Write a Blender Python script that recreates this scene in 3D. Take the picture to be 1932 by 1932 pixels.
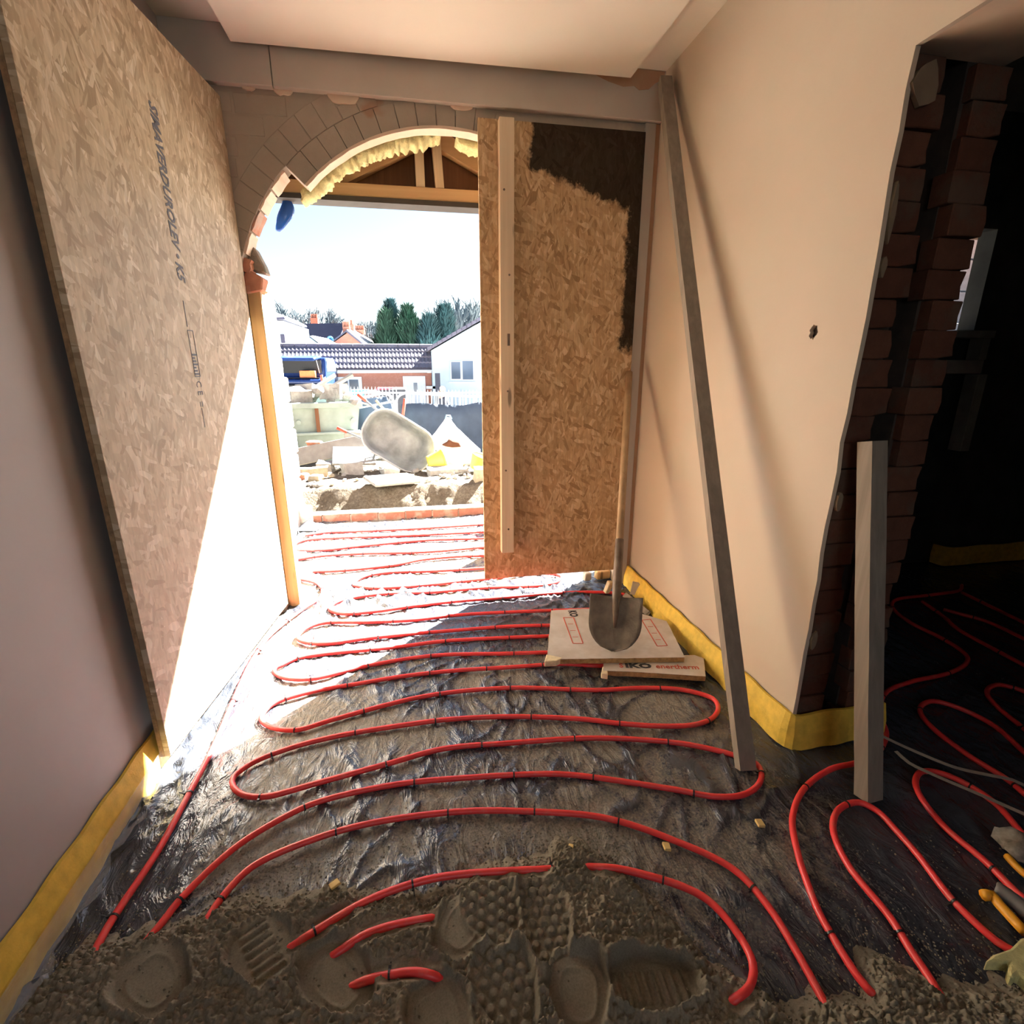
import bpy, bmesh, math, random
import numpy as np
from mathutils import Vector, Matrix
from math import radians, sin, cos, pi, atan2, sqrt, tan

for _o in list(bpy.data.objects):
    bpy.data.objects.remove(_o, do_unlink=True)
scene = bpy.context.scene
COL = scene.collection
random.seed(7)
RNG = np.random.default_rng(7)

# ------------------------------------------------------------------ camera
FPX, PITCH, YAW, CAM_H = 958.0, radians(16.1), radians(10.7), 1.25
cam_d = bpy.data.cameras.new('camera')
cam_d.sensor_width = 36.0
cam_d.sensor_fit = 'HORIZONTAL'
cam_d.lens = 36.0 * FPX / 1932.0
cam_d.clip_start = 0.05
cam_d.clip_end = 500.0
cam = bpy.data.objects.new('camera', cam_d)
COL.objects.link(cam)
cam.location = (0, 0, CAM_H)
cam.rotation_euler = (pi / 2 - PITCH, 0, -YAW)
scene.camera = cam

# ------------------------------------------------------------------ light
SUN_DIR = Vector((-1.0, -1.0, -1.414 * tan(radians(40.6)))).normalized()   # travel direction of sunlight
world = bpy.data.worlds.new('world')
scene.world = world
world.use_nodes = True
wn = world.node_tree
wn.nodes.clear()
w_out = wn.nodes.new('ShaderNodeOutputWorld')
w_bg = wn.nodes.new('ShaderNodeBackground')
w_sky = wn.nodes.new('ShaderNodeTexSky')
w_sky.sky_type = 'NISHITA'
w_sky.sun_disc = False
w_sky.sun_elevation = radians(40.6)
w_sky.sun_rotation = radians(45.0)
w_sky.air_density = 1.0
w_sky.dust_density = 0.8
w_sky.ozone_density = 1.0
w_bg.inputs['Strength'].default_value = 0.27
wn.links.new(w_sky.outputs[0], w_bg.inputs['Color'])
wn.links.new(w_bg.outputs[0], w_out.inputs['Surface'])

sun_d = bpy.data.lights.new('sun', 'SUN')
sun_d.energy = 110.0
sun_d.angle = radians(0.6)
sun_d.color = (1.0, 0.97, 0.92)
sun = bpy.data.objects.new('sun', sun_d)
COL.objects.link(sun)
sun.location = (6, 6, 8)
sun.rotation_euler = SUN_DIR.to_track_quat('-Z', 'Y').to_euler()

win_d = bpy.data.lights.new('rear_window_daylight', 'AREA')       # daylight coming in at the window of the rear wall
win_d.shape = 'RECTANGLE'
win_d.size, win_d.size_y = 1.5, 1.3
win_d.energy = 16.0
win_d.color = (0.92, 0.96, 1.0)
win = bpy.data.objects.new('rear_window_daylight', win_d)
COL.objects.link(win)
win.location = (0.15, -2.72, 1.55)
win.rotation_euler = (radians(90), 0, 0)

vs = scene.view_settings
scene.display_settings.display_device = 'sRGB'
vs.view_transform = 'Standard'
vs.look = 'None'
vs.exposure = 0.0
vs.gamma = 1.0
vs.use_curve_mapping = False

# ------------------------------------------------------------------ measuring helpers
_F = np.array([sin(YAW) * cos(PITCH), cos(YAW) * cos(PITCH), -sin(PITCH)])
_R = np.array([cos(YAW), -sin(YAW), 0.0])
_U = np.cross(_R, _F)
_C = np.array([0, 0, CAM_H])


def _ray(u, v):
    return _F * FPX + _R * (u - 966) + _U * (966 - v)


def on_floor(u, v, z=0.0):
    d = _ray(u, v)
    return Vector(_C + d * ((z - CAM_H) / d[2]))


def at_depth(u, v, y):
    d = _ray(u, v)
    return Vector(_C + d * (y / d[1]))


# ------------------------------------------------------------------ object helpers
def tag(o, label=None, cat=None, group=None, kind=None):
    if label: o['label'] = label
    if cat: o['category'] = cat
    if group: o['group'] = group
    if kind: o['kind'] = kind
    return o


def empty(name, loc=(0, 0, 0), rz=0.0):
    o = bpy.data.objects.new(name, None)
    o.empty_display_size = 0.1
    COL.objects.link(o)
    o.location = loc
    o.rotation_euler = (0, 0, rz)
    return o


def link(name, me, parent=None, mat=None):
    o = bpy.data.objects.new(name, me)
    COL.objects.link(o)
    if mat is not None and not me.materials:
        me.materials.append(mat)
    if parent is not None:
        o.parent = parent
        o.matrix_parent_inverse = Matrix.Identity(4)
    return o


def mesh(name, verts, faces, mat=None, parent=None, smooth=False, world=False):
    me = bpy.data.meshes.new(name)
    me.from_pydata([tuple(v) for v in verts], [], faces)
    me.update()
    if smooth:
        me.shade_smooth()
    o = link(name, me, parent, mat)
    return o


def fix(o):
    bm = bmesh.new(); bm.from_mesh(o.data)
    bmesh.ops.recalc_face_normals(bm, faces=bm.faces)
    bm.to_mesh(o.data); bm.free()
    return o


class MB:
    """collects simple solids into one mesh"""
    def __init__(s):
        s.v, s.f = [], []

    def add(s, verts, faces):
        n = len(s.v)
        s.v += [tuple(q) for q in verts]
        s.f += [tuple(i + n for i in q) for q in faces]
        return s

    def box(s, c, d, m=None):
        x, y, z = d[0] / 2, d[1] / 2, d[2] / 2
        vs_ = [Vector(q) for q in ((-x, -y, -z), (x, -y, -z), (x, y, -z), (-x, y, -z), (-x, -y, z), (x, -y, z), (x, y, z), (-x, y, z))]
        if m is not None:
            vs_ = [m @ q for q in vs_]
        c = Vector(c)
        return s.add([q + c for q in vs_], BOXF)

    def box2(s, a, b):
        a, b = Vector(a), Vector(b)
        return s.box((a + b) / 2, b - a)

    def cyl(s, a, b, r0, r1=None, n=10, caps=True):
        r1 = r0 if r1 is None else r1
        a, b = Vector(a), Vector(b)
        t = (b - a).normalized()
        u = t.orthogonal().normalized(); w = t.cross(u)
        vs_ = [a + (u * cos(2 * pi * k / n) + w * sin(2 * pi * k / n)) * r0 for k in range(n)]
        vs_ += [b + (u * cos(2 * pi * k / n) + w * sin(2 * pi * k / n)) * r1 for k in range(n)]
        fs = [(k, (k + 1) % n, n + (k + 1) % n, n + k) for k in range(n)]
        if caps:
            fs += [tuple(range(n - 1, -1, -1)), tuple(range(n, 2 * n))]
        return s.add(vs_, fs)

    def tube(s, pts, r, n=8, caps=True):
        pts = [Vector(p) for p in pts]
        rs = r if isinstance(r, (list, tuple)) else [r] * len(pts)
        t0 = (pts[1] - pts[0]).normalized()
        u = t0.orthogonal().normalized()
        vs_, fs = [], []
        for i, p in enumerate(pts):
            t = (pts[min(i + 1, len(pts) - 1)] - pts[max(i - 1, 0)]).normalized()
            u = (u - t * u.dot(t)).normalized()
            w = t.cross(u)
            vs_ += [p + (u * cos(2 * pi * k / n) + w * sin(2 * pi * k / n)) * rs[i] for k in range(n)]
        for i in range(len(pts) - 1):
            fs += [(i * n + k, i * n + (k + 1) % n, (i + 1) * n + (k + 1) % n, (i + 1) * n + k) for k in range(n)]
        if caps:
            fs += [tuple(range(n - 1, -1, -1)), tuple(range((len(pts) - 1) * n, len(pts) * n))]
        return s.add(vs_, fs)

    def prism(s, poly, off):
        """closed polygon of 3d points pushed along off"""
        n = len(poly); off = Vector(off)
        vs_ = [Vector(p) for p in poly] + [Vector(p) + off for p in poly]
        fs = [tuple(range(n - 1, -1, -1)), tuple(range(n, 2 * n))] + [(k, (k + 1) % n, n + (k + 1) % n, n + k) for k in range(n)]
        return s.add(vs_, fs)

    def build(s, name, mat, parent=None, smooth=False, bevel=0.0, seg=1, fixn=True):
        o = mesh(name, s.v, s.f, mat, parent)
        if bevel > 0 or fixn:
            bm = bmesh.new(); bm.from_mesh(o.data)
            bmesh.ops.recalc_face_normals(bm, faces=bm.faces)
            if bevel > 0:
                es = [e for e in bm.edges if len(e.link_faces) == 2 and e.calc_face_angle(0) > 0.5]
                bmesh.ops.bevel(bm, geom=es, offset=bevel, segments=seg, affect='EDGES', profile=0.5, clamp_overlap=True)
            bm.to_mesh(o.data); bm.free()
        if smooth:
            o.data.shade_smooth()
        return o


BOXF = [(3, 2, 1, 0), (4, 5, 6, 7), (0, 1, 5, 4), (1, 2, 6, 5), (2, 3, 7, 6), (3, 0, 4, 7)]


def obox(name, a, b, mat, parent=None, bevel=0.0):
    return MB().box2(a, b).build(name, mat, parent, bevel=bevel)


def spline(pts, step=0.012):
    """Catmull-Rom through 3d points, resampled"""
    P = [Vector(p) for p in pts]
    P = [P[0] * 2 - P[1]] + P + [P[-1] * 2 - P[-2]]
    out = []
    for i in range(1, len(P) - 2):
        p0, p1, p2, p3 = P[i - 1:i + 3]
        d = (p2 - p1).length
        n = max(2, int(d / step))
        # centripetal parametrisation
        t0 = 0.0
        t1 = t0 + max(1e-5, (p1 - p0).length) ** 0.5
        t2 = t1 + max(1e-5, d) ** 0.5
        t3 = t2 + max(1e-5, (p3 - p2).length) ** 0.5
        for k in range(n):
            t = t1 + (t2 - t1) * k / n
            a1 = p0 * ((t1 - t) / (t1 - t0)) + p1 * ((t - t0) / (t1 - t0))
            a2 = p1 * ((t2 - t) / (t2 - t1)) + p2 * ((t - t1) / (t2 - t1))
            a3 = p2 * ((t3 - t) / (t3 - t2)) + p3 * ((t - t2) / (t3 - t2))
            b1 = a1 * ((t2 - t) / (t2 - t0)) + a2 * ((t - t0) / (t2 - t0))
            b2 = a2 * ((t3 - t) / (t3 - t1)) + a3 * ((t - t1) / (t3 - t1))
            out.append(b1 * ((t2 - t) / (t2 - t1)) + b2 * ((t - t1) / (t2 - t1)))
    out.append(P[-2])
    return out


def resample(pts, step):
    pts = [Vector(p) for p in pts]
    out = [pts[0]]; acc = 0.0
    for a, b in zip(pts, pts[1:]):
        L = (b - a).length
        while acc + L >= step:
            t = (step - acc) / L
            a = a.lerp(b, t); L = (b - a).length; acc = 0.0
            out.append(a.copy())
        acc += L
    return out


# gradient noise on numpy arrays ------------------------------------------------
_PERM = RNG.permutation(512)
_G = RNG.random((512, 2)) * 2 - 1
_G /= np.linalg.norm(_G, axis=1)[:, None]


def pnoise(x, y):
    xi, yi = np.floor(x).astype(int), np.floor(y).astype(int)
    xf, yf = x - xi, y - yi
    u, v = xf * xf * xf * (xf * (xf * 6 - 15) + 10), yf * yf * yf * (yf * (yf * 6 - 15) + 10)

    def g(ix, iy, dx, dy):
        h = _PERM[(_PERM[ix & 511] + iy) & 511]
        return _G[h, 0] * dx + _G[h, 1] * dy
    a, b = g(xi, yi, xf, yf), g(xi + 1, yi, xf - 1, yf)
    c, d = g(xi, yi + 1, xf, yf - 1), g(xi + 1, yi + 1, xf - 1, yf - 1)
    return ((a + (b - a) * u) * (1 - v) + (c + (d - c) * u) * v) * 1.5


def fbm(x, y, o=4):
    s, a = 0, 1.0
    for k in range(o):
        s = s + a * pnoise(x + 17.3 * k, y - 9.1 * k); x = x * 2.03; y = y * 2.03; a *= 0.5
    return s


def sstep(a, b, x):
    t = np.clip((x - a) / (b - a), 0, 1)
    return t * t * (3 - 2 * t)


def grid_mesh(name, xs, ys, Z, mat, parent=None, keep=None, attr=None, smooth=True):
    """height field; Z[iy, ix]"""
    nx, ny = len(xs), len(ys)
    X, Y = np.meshgrid(xs, ys)
    V = np.stack([X.ravel(), Y.ravel(), Z.ravel()], 1)
    i = np.arange(nx * ny).reshape(ny, nx)
    Fq = np.stack([i[:-1, :-1], i[:-1, 1:], i[1:, 1:], i[1:, :-1]], -1).reshape(-1, 4)
    if keep is not None:
        k = keep.ravel()
        Fq = Fq[k[Fq].any(1)]
        used = np.zeros(nx * ny, bool); used[Fq.ravel()] = True
        remap = np.cumsum(used) - 1
        V = V[used]; Fq = remap[Fq]
    else:
        used = None
    me = bpy.data.meshes.new(name)
    me.vertices.add(len(V)); me.vertices.foreach_set('co', V.astype(np.float32).ravel())
    me.loops.add(Fq.size); me.loops.foreach_set('vertex_index', Fq.astype(np.int32).ravel())
    me.polygons.add(len(Fq)); me.polygons.foreach_set('loop_start', (np.arange(len(Fq)) * 4).astype(np.int32))
    me.polygons.foreach_set('loop_total', np.full(len(Fq), 4, np.int32))
    me.update(calc_edges=True)
    if attr is not None:
        nm, val = attr
        val = val.ravel() if used is None else val.ravel()[used]
        a = me.attributes.new(nm, 'FLOAT', 'POINT'); a.data.foreach_set('value', val.astype(np.float32))
    me.validate()
    if smooth:
        me.shade_smooth()
    return link(name, me, parent, mat)


# ------------------------------------------------------------------ materials
class NT:
    def __init__(s, name):
        s.m = bpy.data.materials.new(name); s.m.use_nodes = True
        s.t = s.m.node_tree; s.t.nodes.clear()
        s.out = s.t.nodes.new('ShaderNodeOutputMaterial')
        s.b = s.t.nodes.new('ShaderNodeBsdfPrincipled')
        s.t.links.new(s.b.outputs[0], s.out.inputs[0])
        s.tc = s.t.nodes.new('ShaderNodeTexCoord')

    def n(s, typ, **kw):
        nd = s.t.nodes.new(typ)
        for k, v in kw.items():
            if k in nd.inputs: nd.inputs[k].default_value = v
            else: setattr(nd, k, v)
        return nd

    def l(s, a, b):
        s.t.links.new(a, b)

    def map(s, scale=(1, 1, 1), rot=(0, 0, 0), loc=(0, 0, 0), src='Object'):
        m = s.t.nodes.new('ShaderNodeMapping')
        m.inputs['Scale'].default_value = scale; m.inputs['Rotation'].default_value = rot; m.inputs['Location'].default_value = loc
        s.l(s.tc.outputs[src], m.inputs['Vector'])
        return m.outputs[0]

    def noise(s, scale, detail=4, rough=0.55, vec=None, dist=0.0):
        nd = s.n('ShaderNodeTexNoise', Scale=scale, Detail=detail, Roughness=rough, Distortion=dist)
        s.l(vec if vec is not None else s.tc.outputs['Object'], nd.inputs['Vector'])
        return nd.outputs['Fac']

    def vor(s, scale, vec=None, feature='F1', rnd=1.0):
        nd = s.n('ShaderNodeTexVoronoi', Scale=scale, Randomness=rnd); nd.feature = feature
        s.l(vec if vec is not None else s.tc.outputs['Object'], nd.inputs['Vector'])
        return nd

    def ramp(s, fac, stops, interp='LINEAR'):
        r = s.t.nodes.new('ShaderNodeValToRGB'); r.color_ramp.interpolation = interp
        e = r.color_ramp.elements
        while len(e) < len(stops): e.new(0.5)
        for q, (p, c) in zip(e, stops):
            q.position = p
            q.color = (*c, 1) if isinstance(c, (tuple, list)) and len(c) == 3 else ((c, c, c, 1) if not isinstance(c, (tuple, list)) else c)
        s.l(fac, r.inputs[0])
        return r.outputs[0]

    def mix(s, fac, a, b, mode='MIX'):
        m = s.t.nodes.new('ShaderNodeMix'); m.data_type = 'RGBA'; m.blend_type = mode
        for sock, val in ((m.inputs[0], fac), (m.inputs[6], a), (m.inputs[7], b)):
            if isinstance(val, bpy.types.NodeSocket): s.l(val, sock)
            elif isinstance(val, (tuple, list)): sock.default_value = (*val[:3], 1)
            else: sock.default_value = val
        return m.outputs[2]

    def math(s, op, a, b=0.0, c=0.0, clamp=False):
        m = s.t.nodes.new('ShaderNodeMath'); m.operation = op; m.use_clamp = clamp
        for sock, val in zip(m.inputs, (a, b, c)):
            if isinstance(val, bpy.types.NodeSocket): s.l(val, sock)
            else: sock.default_value = val
        return m.outputs[0]

    def col(s, c): 
        if isinstance(c, bpy.types.NodeSocket): s.l(c, s.b.inputs['Base Color'])
        else: s.b.inputs['Base Color'].default_value = (*c, 1)
        return s

    def rough(s, r):
        if isinstance(r, bpy.types.NodeSocket): s.l(r, s.b.inputs['Roughness'])
        else: s.b.inputs['Roughness'].default_value = r
        return s

    def bump(s, h, strength=0.3, dist=0.01):
        bp = s.n('ShaderNodeBump', Strength=strength, Distance=dist)
        s.l(h, bp.inputs['Height']); s.l(bp.outputs[0], s.b.inputs['Normal'])
        return s


def plain(name, c, rough=0.6, var=0.12, scale=14.0, metallic=0.0, spec=0.5, bump=0.0):
    t = NT(name)
    f = t.noise(scale)
    lo = tuple(max(0, q * (1 - var)) for q in c); hi = tuple(min(1, q * (1 + var)) for q in c)
    t.col(t.ramp(f, [(0.3, lo), (0.7, hi)])).rough(rough)
    t.b.inputs['Metallic'].default_value = metallic
    t.b.inputs['Specular IOR Level'].default_value = spec
    if bump: t.bump(t.noise(scale * 6), bump)
    return t.m


def m_plaster(name, a, b, c, scale=1.6):
    t = NT(name)
    f1 = t.noise(scale, 3, 0.5); f2 = t.noise(scale * 3.1, 4, 0.6, t.map(loc=(3, 1, 7)))
    x = t.ramp(f1, [(0.32, a), (0.68, b)])
    t.col(t.mix(t.ramp(f2, [(0.42, 0.0), (0.7, 0.75)]), x, c)).rough(0.62)
    t.b.inputs['Specular IOR Level'].default_value = 0.3
    t.bump(t.noise(9, 5, 0.6), 0.12, 0.01)
    return t.m


M = {}
M['plaster'] = m_plaster('pink_plaster', (0.50, 0.405, 0.305), (0.54, 0.44, 0.335), (0.50, 0.43, 0.325))
M['plaster_left'] = m_plaster('lilac_plaster', (0.385, 0.35, 0.34), (0.43, 0.395, 0.38), (0.39, 0.355, 0.345))
M['ceiling'] = m_plaster('ceiling_plaster', (0.68, 0.62, 0.51), (0.72, 0.66, 0.55), (0.69, 0.64, 0.51))


def m_render():
    t = NT('grey_render')
    f = t.noise(2.2, 5, 0.6)
    base = t.ramp(f, [(0.3, (0.33, 0.275, 0.215)), (0.7, (0.42, 0.355, 0.285))])
    w = t.noise(3.3, 6, 0.7, t.map(loc=(4, 2, 9)))
    base = t.mix(t.ramp(w, [(0.60, 0.0), (0.72, 0.55)]), base, (0.50, 0.44, 0.35))
    r = t.noise(4.5, 3, 0.5, t.map(loc=(1, 8, 2)))
    base = t.mix(t.ramp(r, [(0.66, 0.0), (0.72, 0.6)]), base, (0.33, 0.16, 0.09))
    t.col(base).rough(0.92); t.b.inputs['Specular IOR Level'].default_value = 0.15
    t.bump(t.noise(60, 6, 0.7), 0.35, 0.006)
    return t.m


M['render'] = m_render()
M['render_patch'] = m_plaster('tan_plaster_patch', (0.40, 0.22, 0.12), (0.45, 0.26, 0.15), (0.42, 0.28, 0.18), 4)
M['beam_grey'] = m_plaster('beam_render', (0.44, 0.39, 0.33), (0.52, 0.46, 0.39), (0.48, 0.41, 0.34), 2.4)
M['soffit'] = m_plaster('arch_soffit_plaster', (0.66, 0.50, 0.36), (0.72, 0.56, 0.42), (0.62, 0.48, 0.36), 5)


def m_brick(name, a, b, mortar, dirt=0.5):
    t = NT(name)
    oi = t.n('ShaderNodeObjectInfo')
    c = t.mix(oi.outputs['Random'], a, b)
    f = t.noise(22, 6, 0.65)
    c = t.mix(t.ramp(f, [(0.35, 0.35), (0.65, 0.0)]), c, tuple(q * 0.55 for q in a))
    g = t.noise(7, 5, 0.6, t.map(loc=(5, 5, 1)))
    c = t.mix(t.ramp(g, [(0.5, 0.0), (0.62, dirt)]), c, mortar)
    t.col(c).rough(0.9); t.b.inputs['Specular IOR Level'].default_value = 0.2
    t.bump(t.noise(70, 5, 0.7), 0.5, 0.006)
    return t.m


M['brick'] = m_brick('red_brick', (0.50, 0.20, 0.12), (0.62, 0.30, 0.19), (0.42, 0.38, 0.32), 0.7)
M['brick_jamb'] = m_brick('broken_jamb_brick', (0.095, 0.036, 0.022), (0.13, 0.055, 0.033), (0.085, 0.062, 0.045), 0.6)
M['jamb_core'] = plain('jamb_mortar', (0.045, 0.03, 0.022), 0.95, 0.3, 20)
M['brick_far'] = m_brick('far_brick', (0.46, 0.20, 0.14), (0.46, 0.20, 0.14), (0.5, 0.26, 0.2), 0.4)
M['mortar'] = plain('mortar', (0.30, 0.26, 0.21), 0.95, 0.25, 30, bump=0.4)


def m_osb(name, tones, grey=0.0, stain=False):
    t = NT(name)
    warp = t.n('ShaderNodeTexNoise', Scale=5.0, Detail=2.0)
    t.l(t.tc.outputs['Object'], warp.inputs['Vector'])

    def layer(rot, sc, loc):
        mp = t.n('ShaderNodeMapping')
        add = t.n('ShaderNodeMix'); add.data_type = 'VECTOR'; add.inputs[0].default_value = 0.035
        t.l(t.tc.outputs['Object'], add.inputs[4]); t.l(warp.outputs['Color'], add.inputs[5])
        mp.inputs['Rotation'].default_value = rot; mp.inputs['Location'].default_value = loc
        t.l(add.outputs[1], mp.inputs[0])
        m2 = t.n('ShaderNodeMapping'); m2.inputs['Scale'].default_value = sc
        t.l(mp.outputs[0], m2.inputs[0])
        v = t.vor(1.0, m2.outputs[0])
        s = t.n('ShaderNodeSeparateColor'); t.l(v.outputs['Color'], s.inputs[0])
        return s.outputs[0], s.outputs[1], v.outputs['Distance']
    # board lies in its own local x (width) - z (height) plane
    a, a2, ad = layer((0, 0.30, 0), (82, 6, 17), (0, 0, 0))
    b, b2, bd = layer((0, -0.45, 0), (70, 6, 15), (3, 1, 2))
    c, c2, cd = layer((0, 1.1, 0), (60, 6, 21), (7, 2, 5))
    k1 = t.ramp(b2, [(0.50, 0.0), (0.52, 1.0)])
    k2 = t.ramp(c2, [(0.66, 0.0), (0.68, 1.0)])
    val = t.mix(k2, t.mix(k1, a, b), c)
    colr = t.ramp(val, [(0.0, tones[0]), (0.22, tones[1]), (0.5, tones[2]), (0.8, tones[3]), (1.0, tones[4])])
    gr = t.noise(1.0, 3, 0.6, t.map((90, 20, 12), (0, 0.2, 0)))
    colr = t.mix(t.ramp(gr, [(0.42, 0.28), (0.6, 0.0)]), colr, tuple(q * 0.45 for q in tones[1]))
    if stain:
        at = t.n('ShaderNodeSeparateXYZ'); t.l(t.tc.outputs['Object'], at.inputs[0])
        n1 = t.noise(7, 6, 0.7); n2 = t.noise(34, 4, 0.7, t.map((1, 1, 0.45)))
        wob = t.math('ADD', t.math('MULTIPLY', t.math('SUBTRACT', n1, 0.5), 0.42), t.math('MULTIPLY', t.math('SUBTRACT', n2, 0.5), 0.16))
        # stained corner: along the top edge and down the right edge (x to the right, z up from board foot)
        topm = t.math('SUBTRACT', at.outputs[2], t.math('SUBTRACT', 1.935, t.math('MULTIPLY', t.math('SUBTRACT', at.outputs[0], 0.45), 0.30)))
        topm = t.math('MINIMUM', t.math('MULTIPLY', topm, 2.2), t.math('MULTIPLY', t.math('SUBTRACT', at.outputs[0], 0.235), 3.5))
        rt = t.math('MINIMUM', t.math('MULTIPLY', t.math('SUBTRACT', at.outputs[0], 0.705), 2.6), t.math('MULTIPLY', t.math('SUBTRACT', at.outputs[2], 1.22), 1.5))
        mk = t.math('ADD', t.math('MAXIMUM', topm, rt), wob)
        mask = t.ramp(mk, [(0.0, 0.0), (0.06, 0.93)])
        colr = t.mix(mask, colr, (0.006, 0.005, 0.005))
        t.rough(t.ramp(mask, [(0.0, 0.55), (1.0, 0.95)]))
        t.b.inputs['Specular IOR Level'].default_value = 0.2
    t.col(colr)
    if not stain:
        t.rough(0.55); t.b.inputs['Specular IOR Level'].default_value = 0.35
    t.bump(val, 0.18, 0.004)
    return t.m


OSB_T = [(0.34, 0.20, 0.09), (0.47, 0.295, 0.145), (0.54, 0.35, 0.18), (0.61, 0.41, 0.225), (0.70, 0.50, 0.30)]
M['osb_left'] = m_osb('osb_pale', [(0.34, 0.25, 0.155), (0.44, 0.335, 0.215), (0.50, 0.39, 0.255), (0.56, 0.445, 0.30), (0.70, 0.60, 0.46)])
M['osb_right'] = m_osb('osb_stained', OSB_T, stain=True)
M['osb_edge'] = plain('osb_edge', (0.30, 0.19, 0.10), 0.85, 0.35, 60)


def m_wood(name, a, b, axis='z', rough=0.65, knots=False, scale=1.0):
    t = NT(name)
    sc = {'x': (1.5, 40, 40), 'y': (40, 1.5, 40), 'z': (40, 40, 1.5)}[axis]
    f = t.noise(scale, 4, 0.6, t.map(sc), 0.4)
    g = t.noise(scale * 2.2, 3, 0.5, t.map(tuple(q * 0.3 for q in sc)))
    c = t.mix(t.ramp(g, [(0.35, 0.0), (0.65, 0.6)]), t.ramp(f, [(0.3, a), (0.7, b)]), tuple((p + q) / 2.4 for p, q in zip(a, b)))
    if knots:
        kv = t.vor(1.0, t.map({'x': (3, 14, 14), 'y': (14, 3, 14), 'z': (14, 14, 3)}[axis]))
        c = t.mix(t.ramp(kv.outputs['Distance'], [(0.10, 0.85), (0.17, 0.0)]), c, tuple(q * 0.3 for q in a))
    t.col(c).rough(rough); t.b.inputs['Specular IOR Level'].default_value = 0.3
    t.bump(f, 0.15, 0.004)
    return t.m


M['pine'] = m_wood('pine', (0.66, 0.50, 0.33), (0.78, 0.62, 0.43), knots=True)
M['pine_x'] = m_wood('pine_lengthwise', (0.55, 0.34, 0.17), (0.66, 0.44, 0.24), 'x')
M['pine_jamb'] = m_wood('pine_jamb', (0.50, 0.32, 0.14), (0.62, 0.42, 0.20), knots=True)
M['grey_timber'] = m_wood('weathered_timber', (0.20, 0.16, 0.12), (0.30, 0.25, 0.195), rough=0.85)
M['pale_timber'] = m_wood('pale_and_sidelit_timber', (0.42, 0.36, 0.26), (0.52, 0.46, 0.36), rough=0.85)  # pale wood; on the leaning timbers it stands for their lit side
M['ply_brown'] = m_wood('brown_board', (0.16, 0.065, 0.03), (0.24, 0.11, 0.05))
M['handle'] = m_wood('shovel_handle', (0.34, 0.21, 0.11), (0.46, 0.31, 0.17))


def m_membrane():
    t = NT('black_polythene')
    a = t.n('ShaderNodeAttribute', attribute_name='dust_and_sun')
    n1 = t.noise(26, 6, 0.7); n2 = t.noise(150, 3, 0.6); n3 = t.noise(3.1, 3, 0.5)
    k = t.math('ADD', a.outputs['Fac'], t.math('MULTIPLY', t.math('SUBTRACT', n1, 0.5), 1.0))
    k = t.math('ADD', k, t.math('MULTIPLY', t.math('SUBTRACT', n2, 0.5), 0.9))
    k = t.math('ADD', k, t.math('MULTIPLY', t.math('SUBTRACT', n3, 0.5), 0.7))
    mask = t.ramp(k, [(0.40, 0.0), (0.76, 0.85)])
    t.col(t.mix(mask, (0.045, 0.051, 0.064), t.ramp(n2, [(0.35, (0.155, 0.138, 0.105)), (0.7, (0.30, 0.272, 0.215))])))
    t.rough(t.ramp(mask, [(0.0, 0.27), (1.0, 0.8)]))
    t.b.inputs['Specular IOR Level'].default_value = 0.65
    fold = t.noise(11, 4, 0.6, t.map((1.6, 0.7, 1)), 1.2)
    t.bump(t.math('ADD', fold, t.math('MULTIPLY', n2, 0.05)), 0.6, 0.025)
    return t.m


M['membrane'] = m_membrane()


def m_sand():
    t = NT('damp_sand')
    n1 = t.noise(9, 5, 0.6); n2 = t.noise(240, 3, 0.7); n3 = t.noise(55, 4, 0.7)
    c = t.ramp(n1, [(0.3, (0.185, 0.163, 0.12)), (0.7, (0.255, 0.228, 0.172))])
    c = t.mix(t.ramp(n2, [(0.35, 0.4), (0.6, 0.0)]), c, (0.10, 0.085, 0.062))
    c = t.mix(t.ramp(n3, [(0.6, 0.0), (0.75, 0.35)]), c, (0.28, 0.245, 0.175))
    t.col(c).rough(0.95); t.b.inputs['Specular IOR Level'].default_value = 0.15
    t.bump(t.math('ADD', n3, t.math('MULTIPLY', n2, 0.4)), 0.30, 0.004)
    return t.m


M['sand'] = m_sand()


def m_pipe():
    t = NT('red_pipe')
    d = t.noise(28, 4, 0.6)
    t.col(t.mix(t.ramp(d, [(0.55, 0.0), (0.72, 0.35)]), (0.80, 0.048, 0.048), (0.60, 0.20, 0.16))).rough(0.38)
    return t.m


M['pipe'] = m_pipe()
M['black'] = plain('black_plastic', (0.012, 0.012, 0.014), 0.4)
M['foam'] = plain('yellow_foam', (0.70, 0.47, 0.06), 0.7, 0.15, 30, bump=0.15)
M['foam_pale'] = plain('pale_yellow_foam', (0.60, 0.56, 0.26), 0.85, 0.22, 40, bump=0.5)
M['pir'] = plain('insulation_core', (0.42, 0.27, 0.11), 0.9, 0.3, 60, bump=0.5)
M['pir_pale'] = plain('broken_insulation_core', (0.74, 0.64, 0.42), 0.9, 0.15, 40, bump=0.4)


def m_foil():
    t = NT('dusty_foil_facing')
    n = t.noise(14, 5, 0.65); n2 = t.noise(5, 4, 0.6, t.map(loc=(2, 3, 4)))
    c = t.mix(t.ramp(n2, [(0.45, 0.0), (0.7, 0.7)]), t.ramp(n, [(0.3, (0.58, 0.54, 0.50)), (0.7, (0.68, 0.64, 0.60))]), (0.42, 0.35, 0.27))
    t.col(c).rough(0.6); t.b.inputs['Metallic'].default_value = 0.15
    t.bump(n, 0.1, 0.004)
    return t.m


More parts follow.
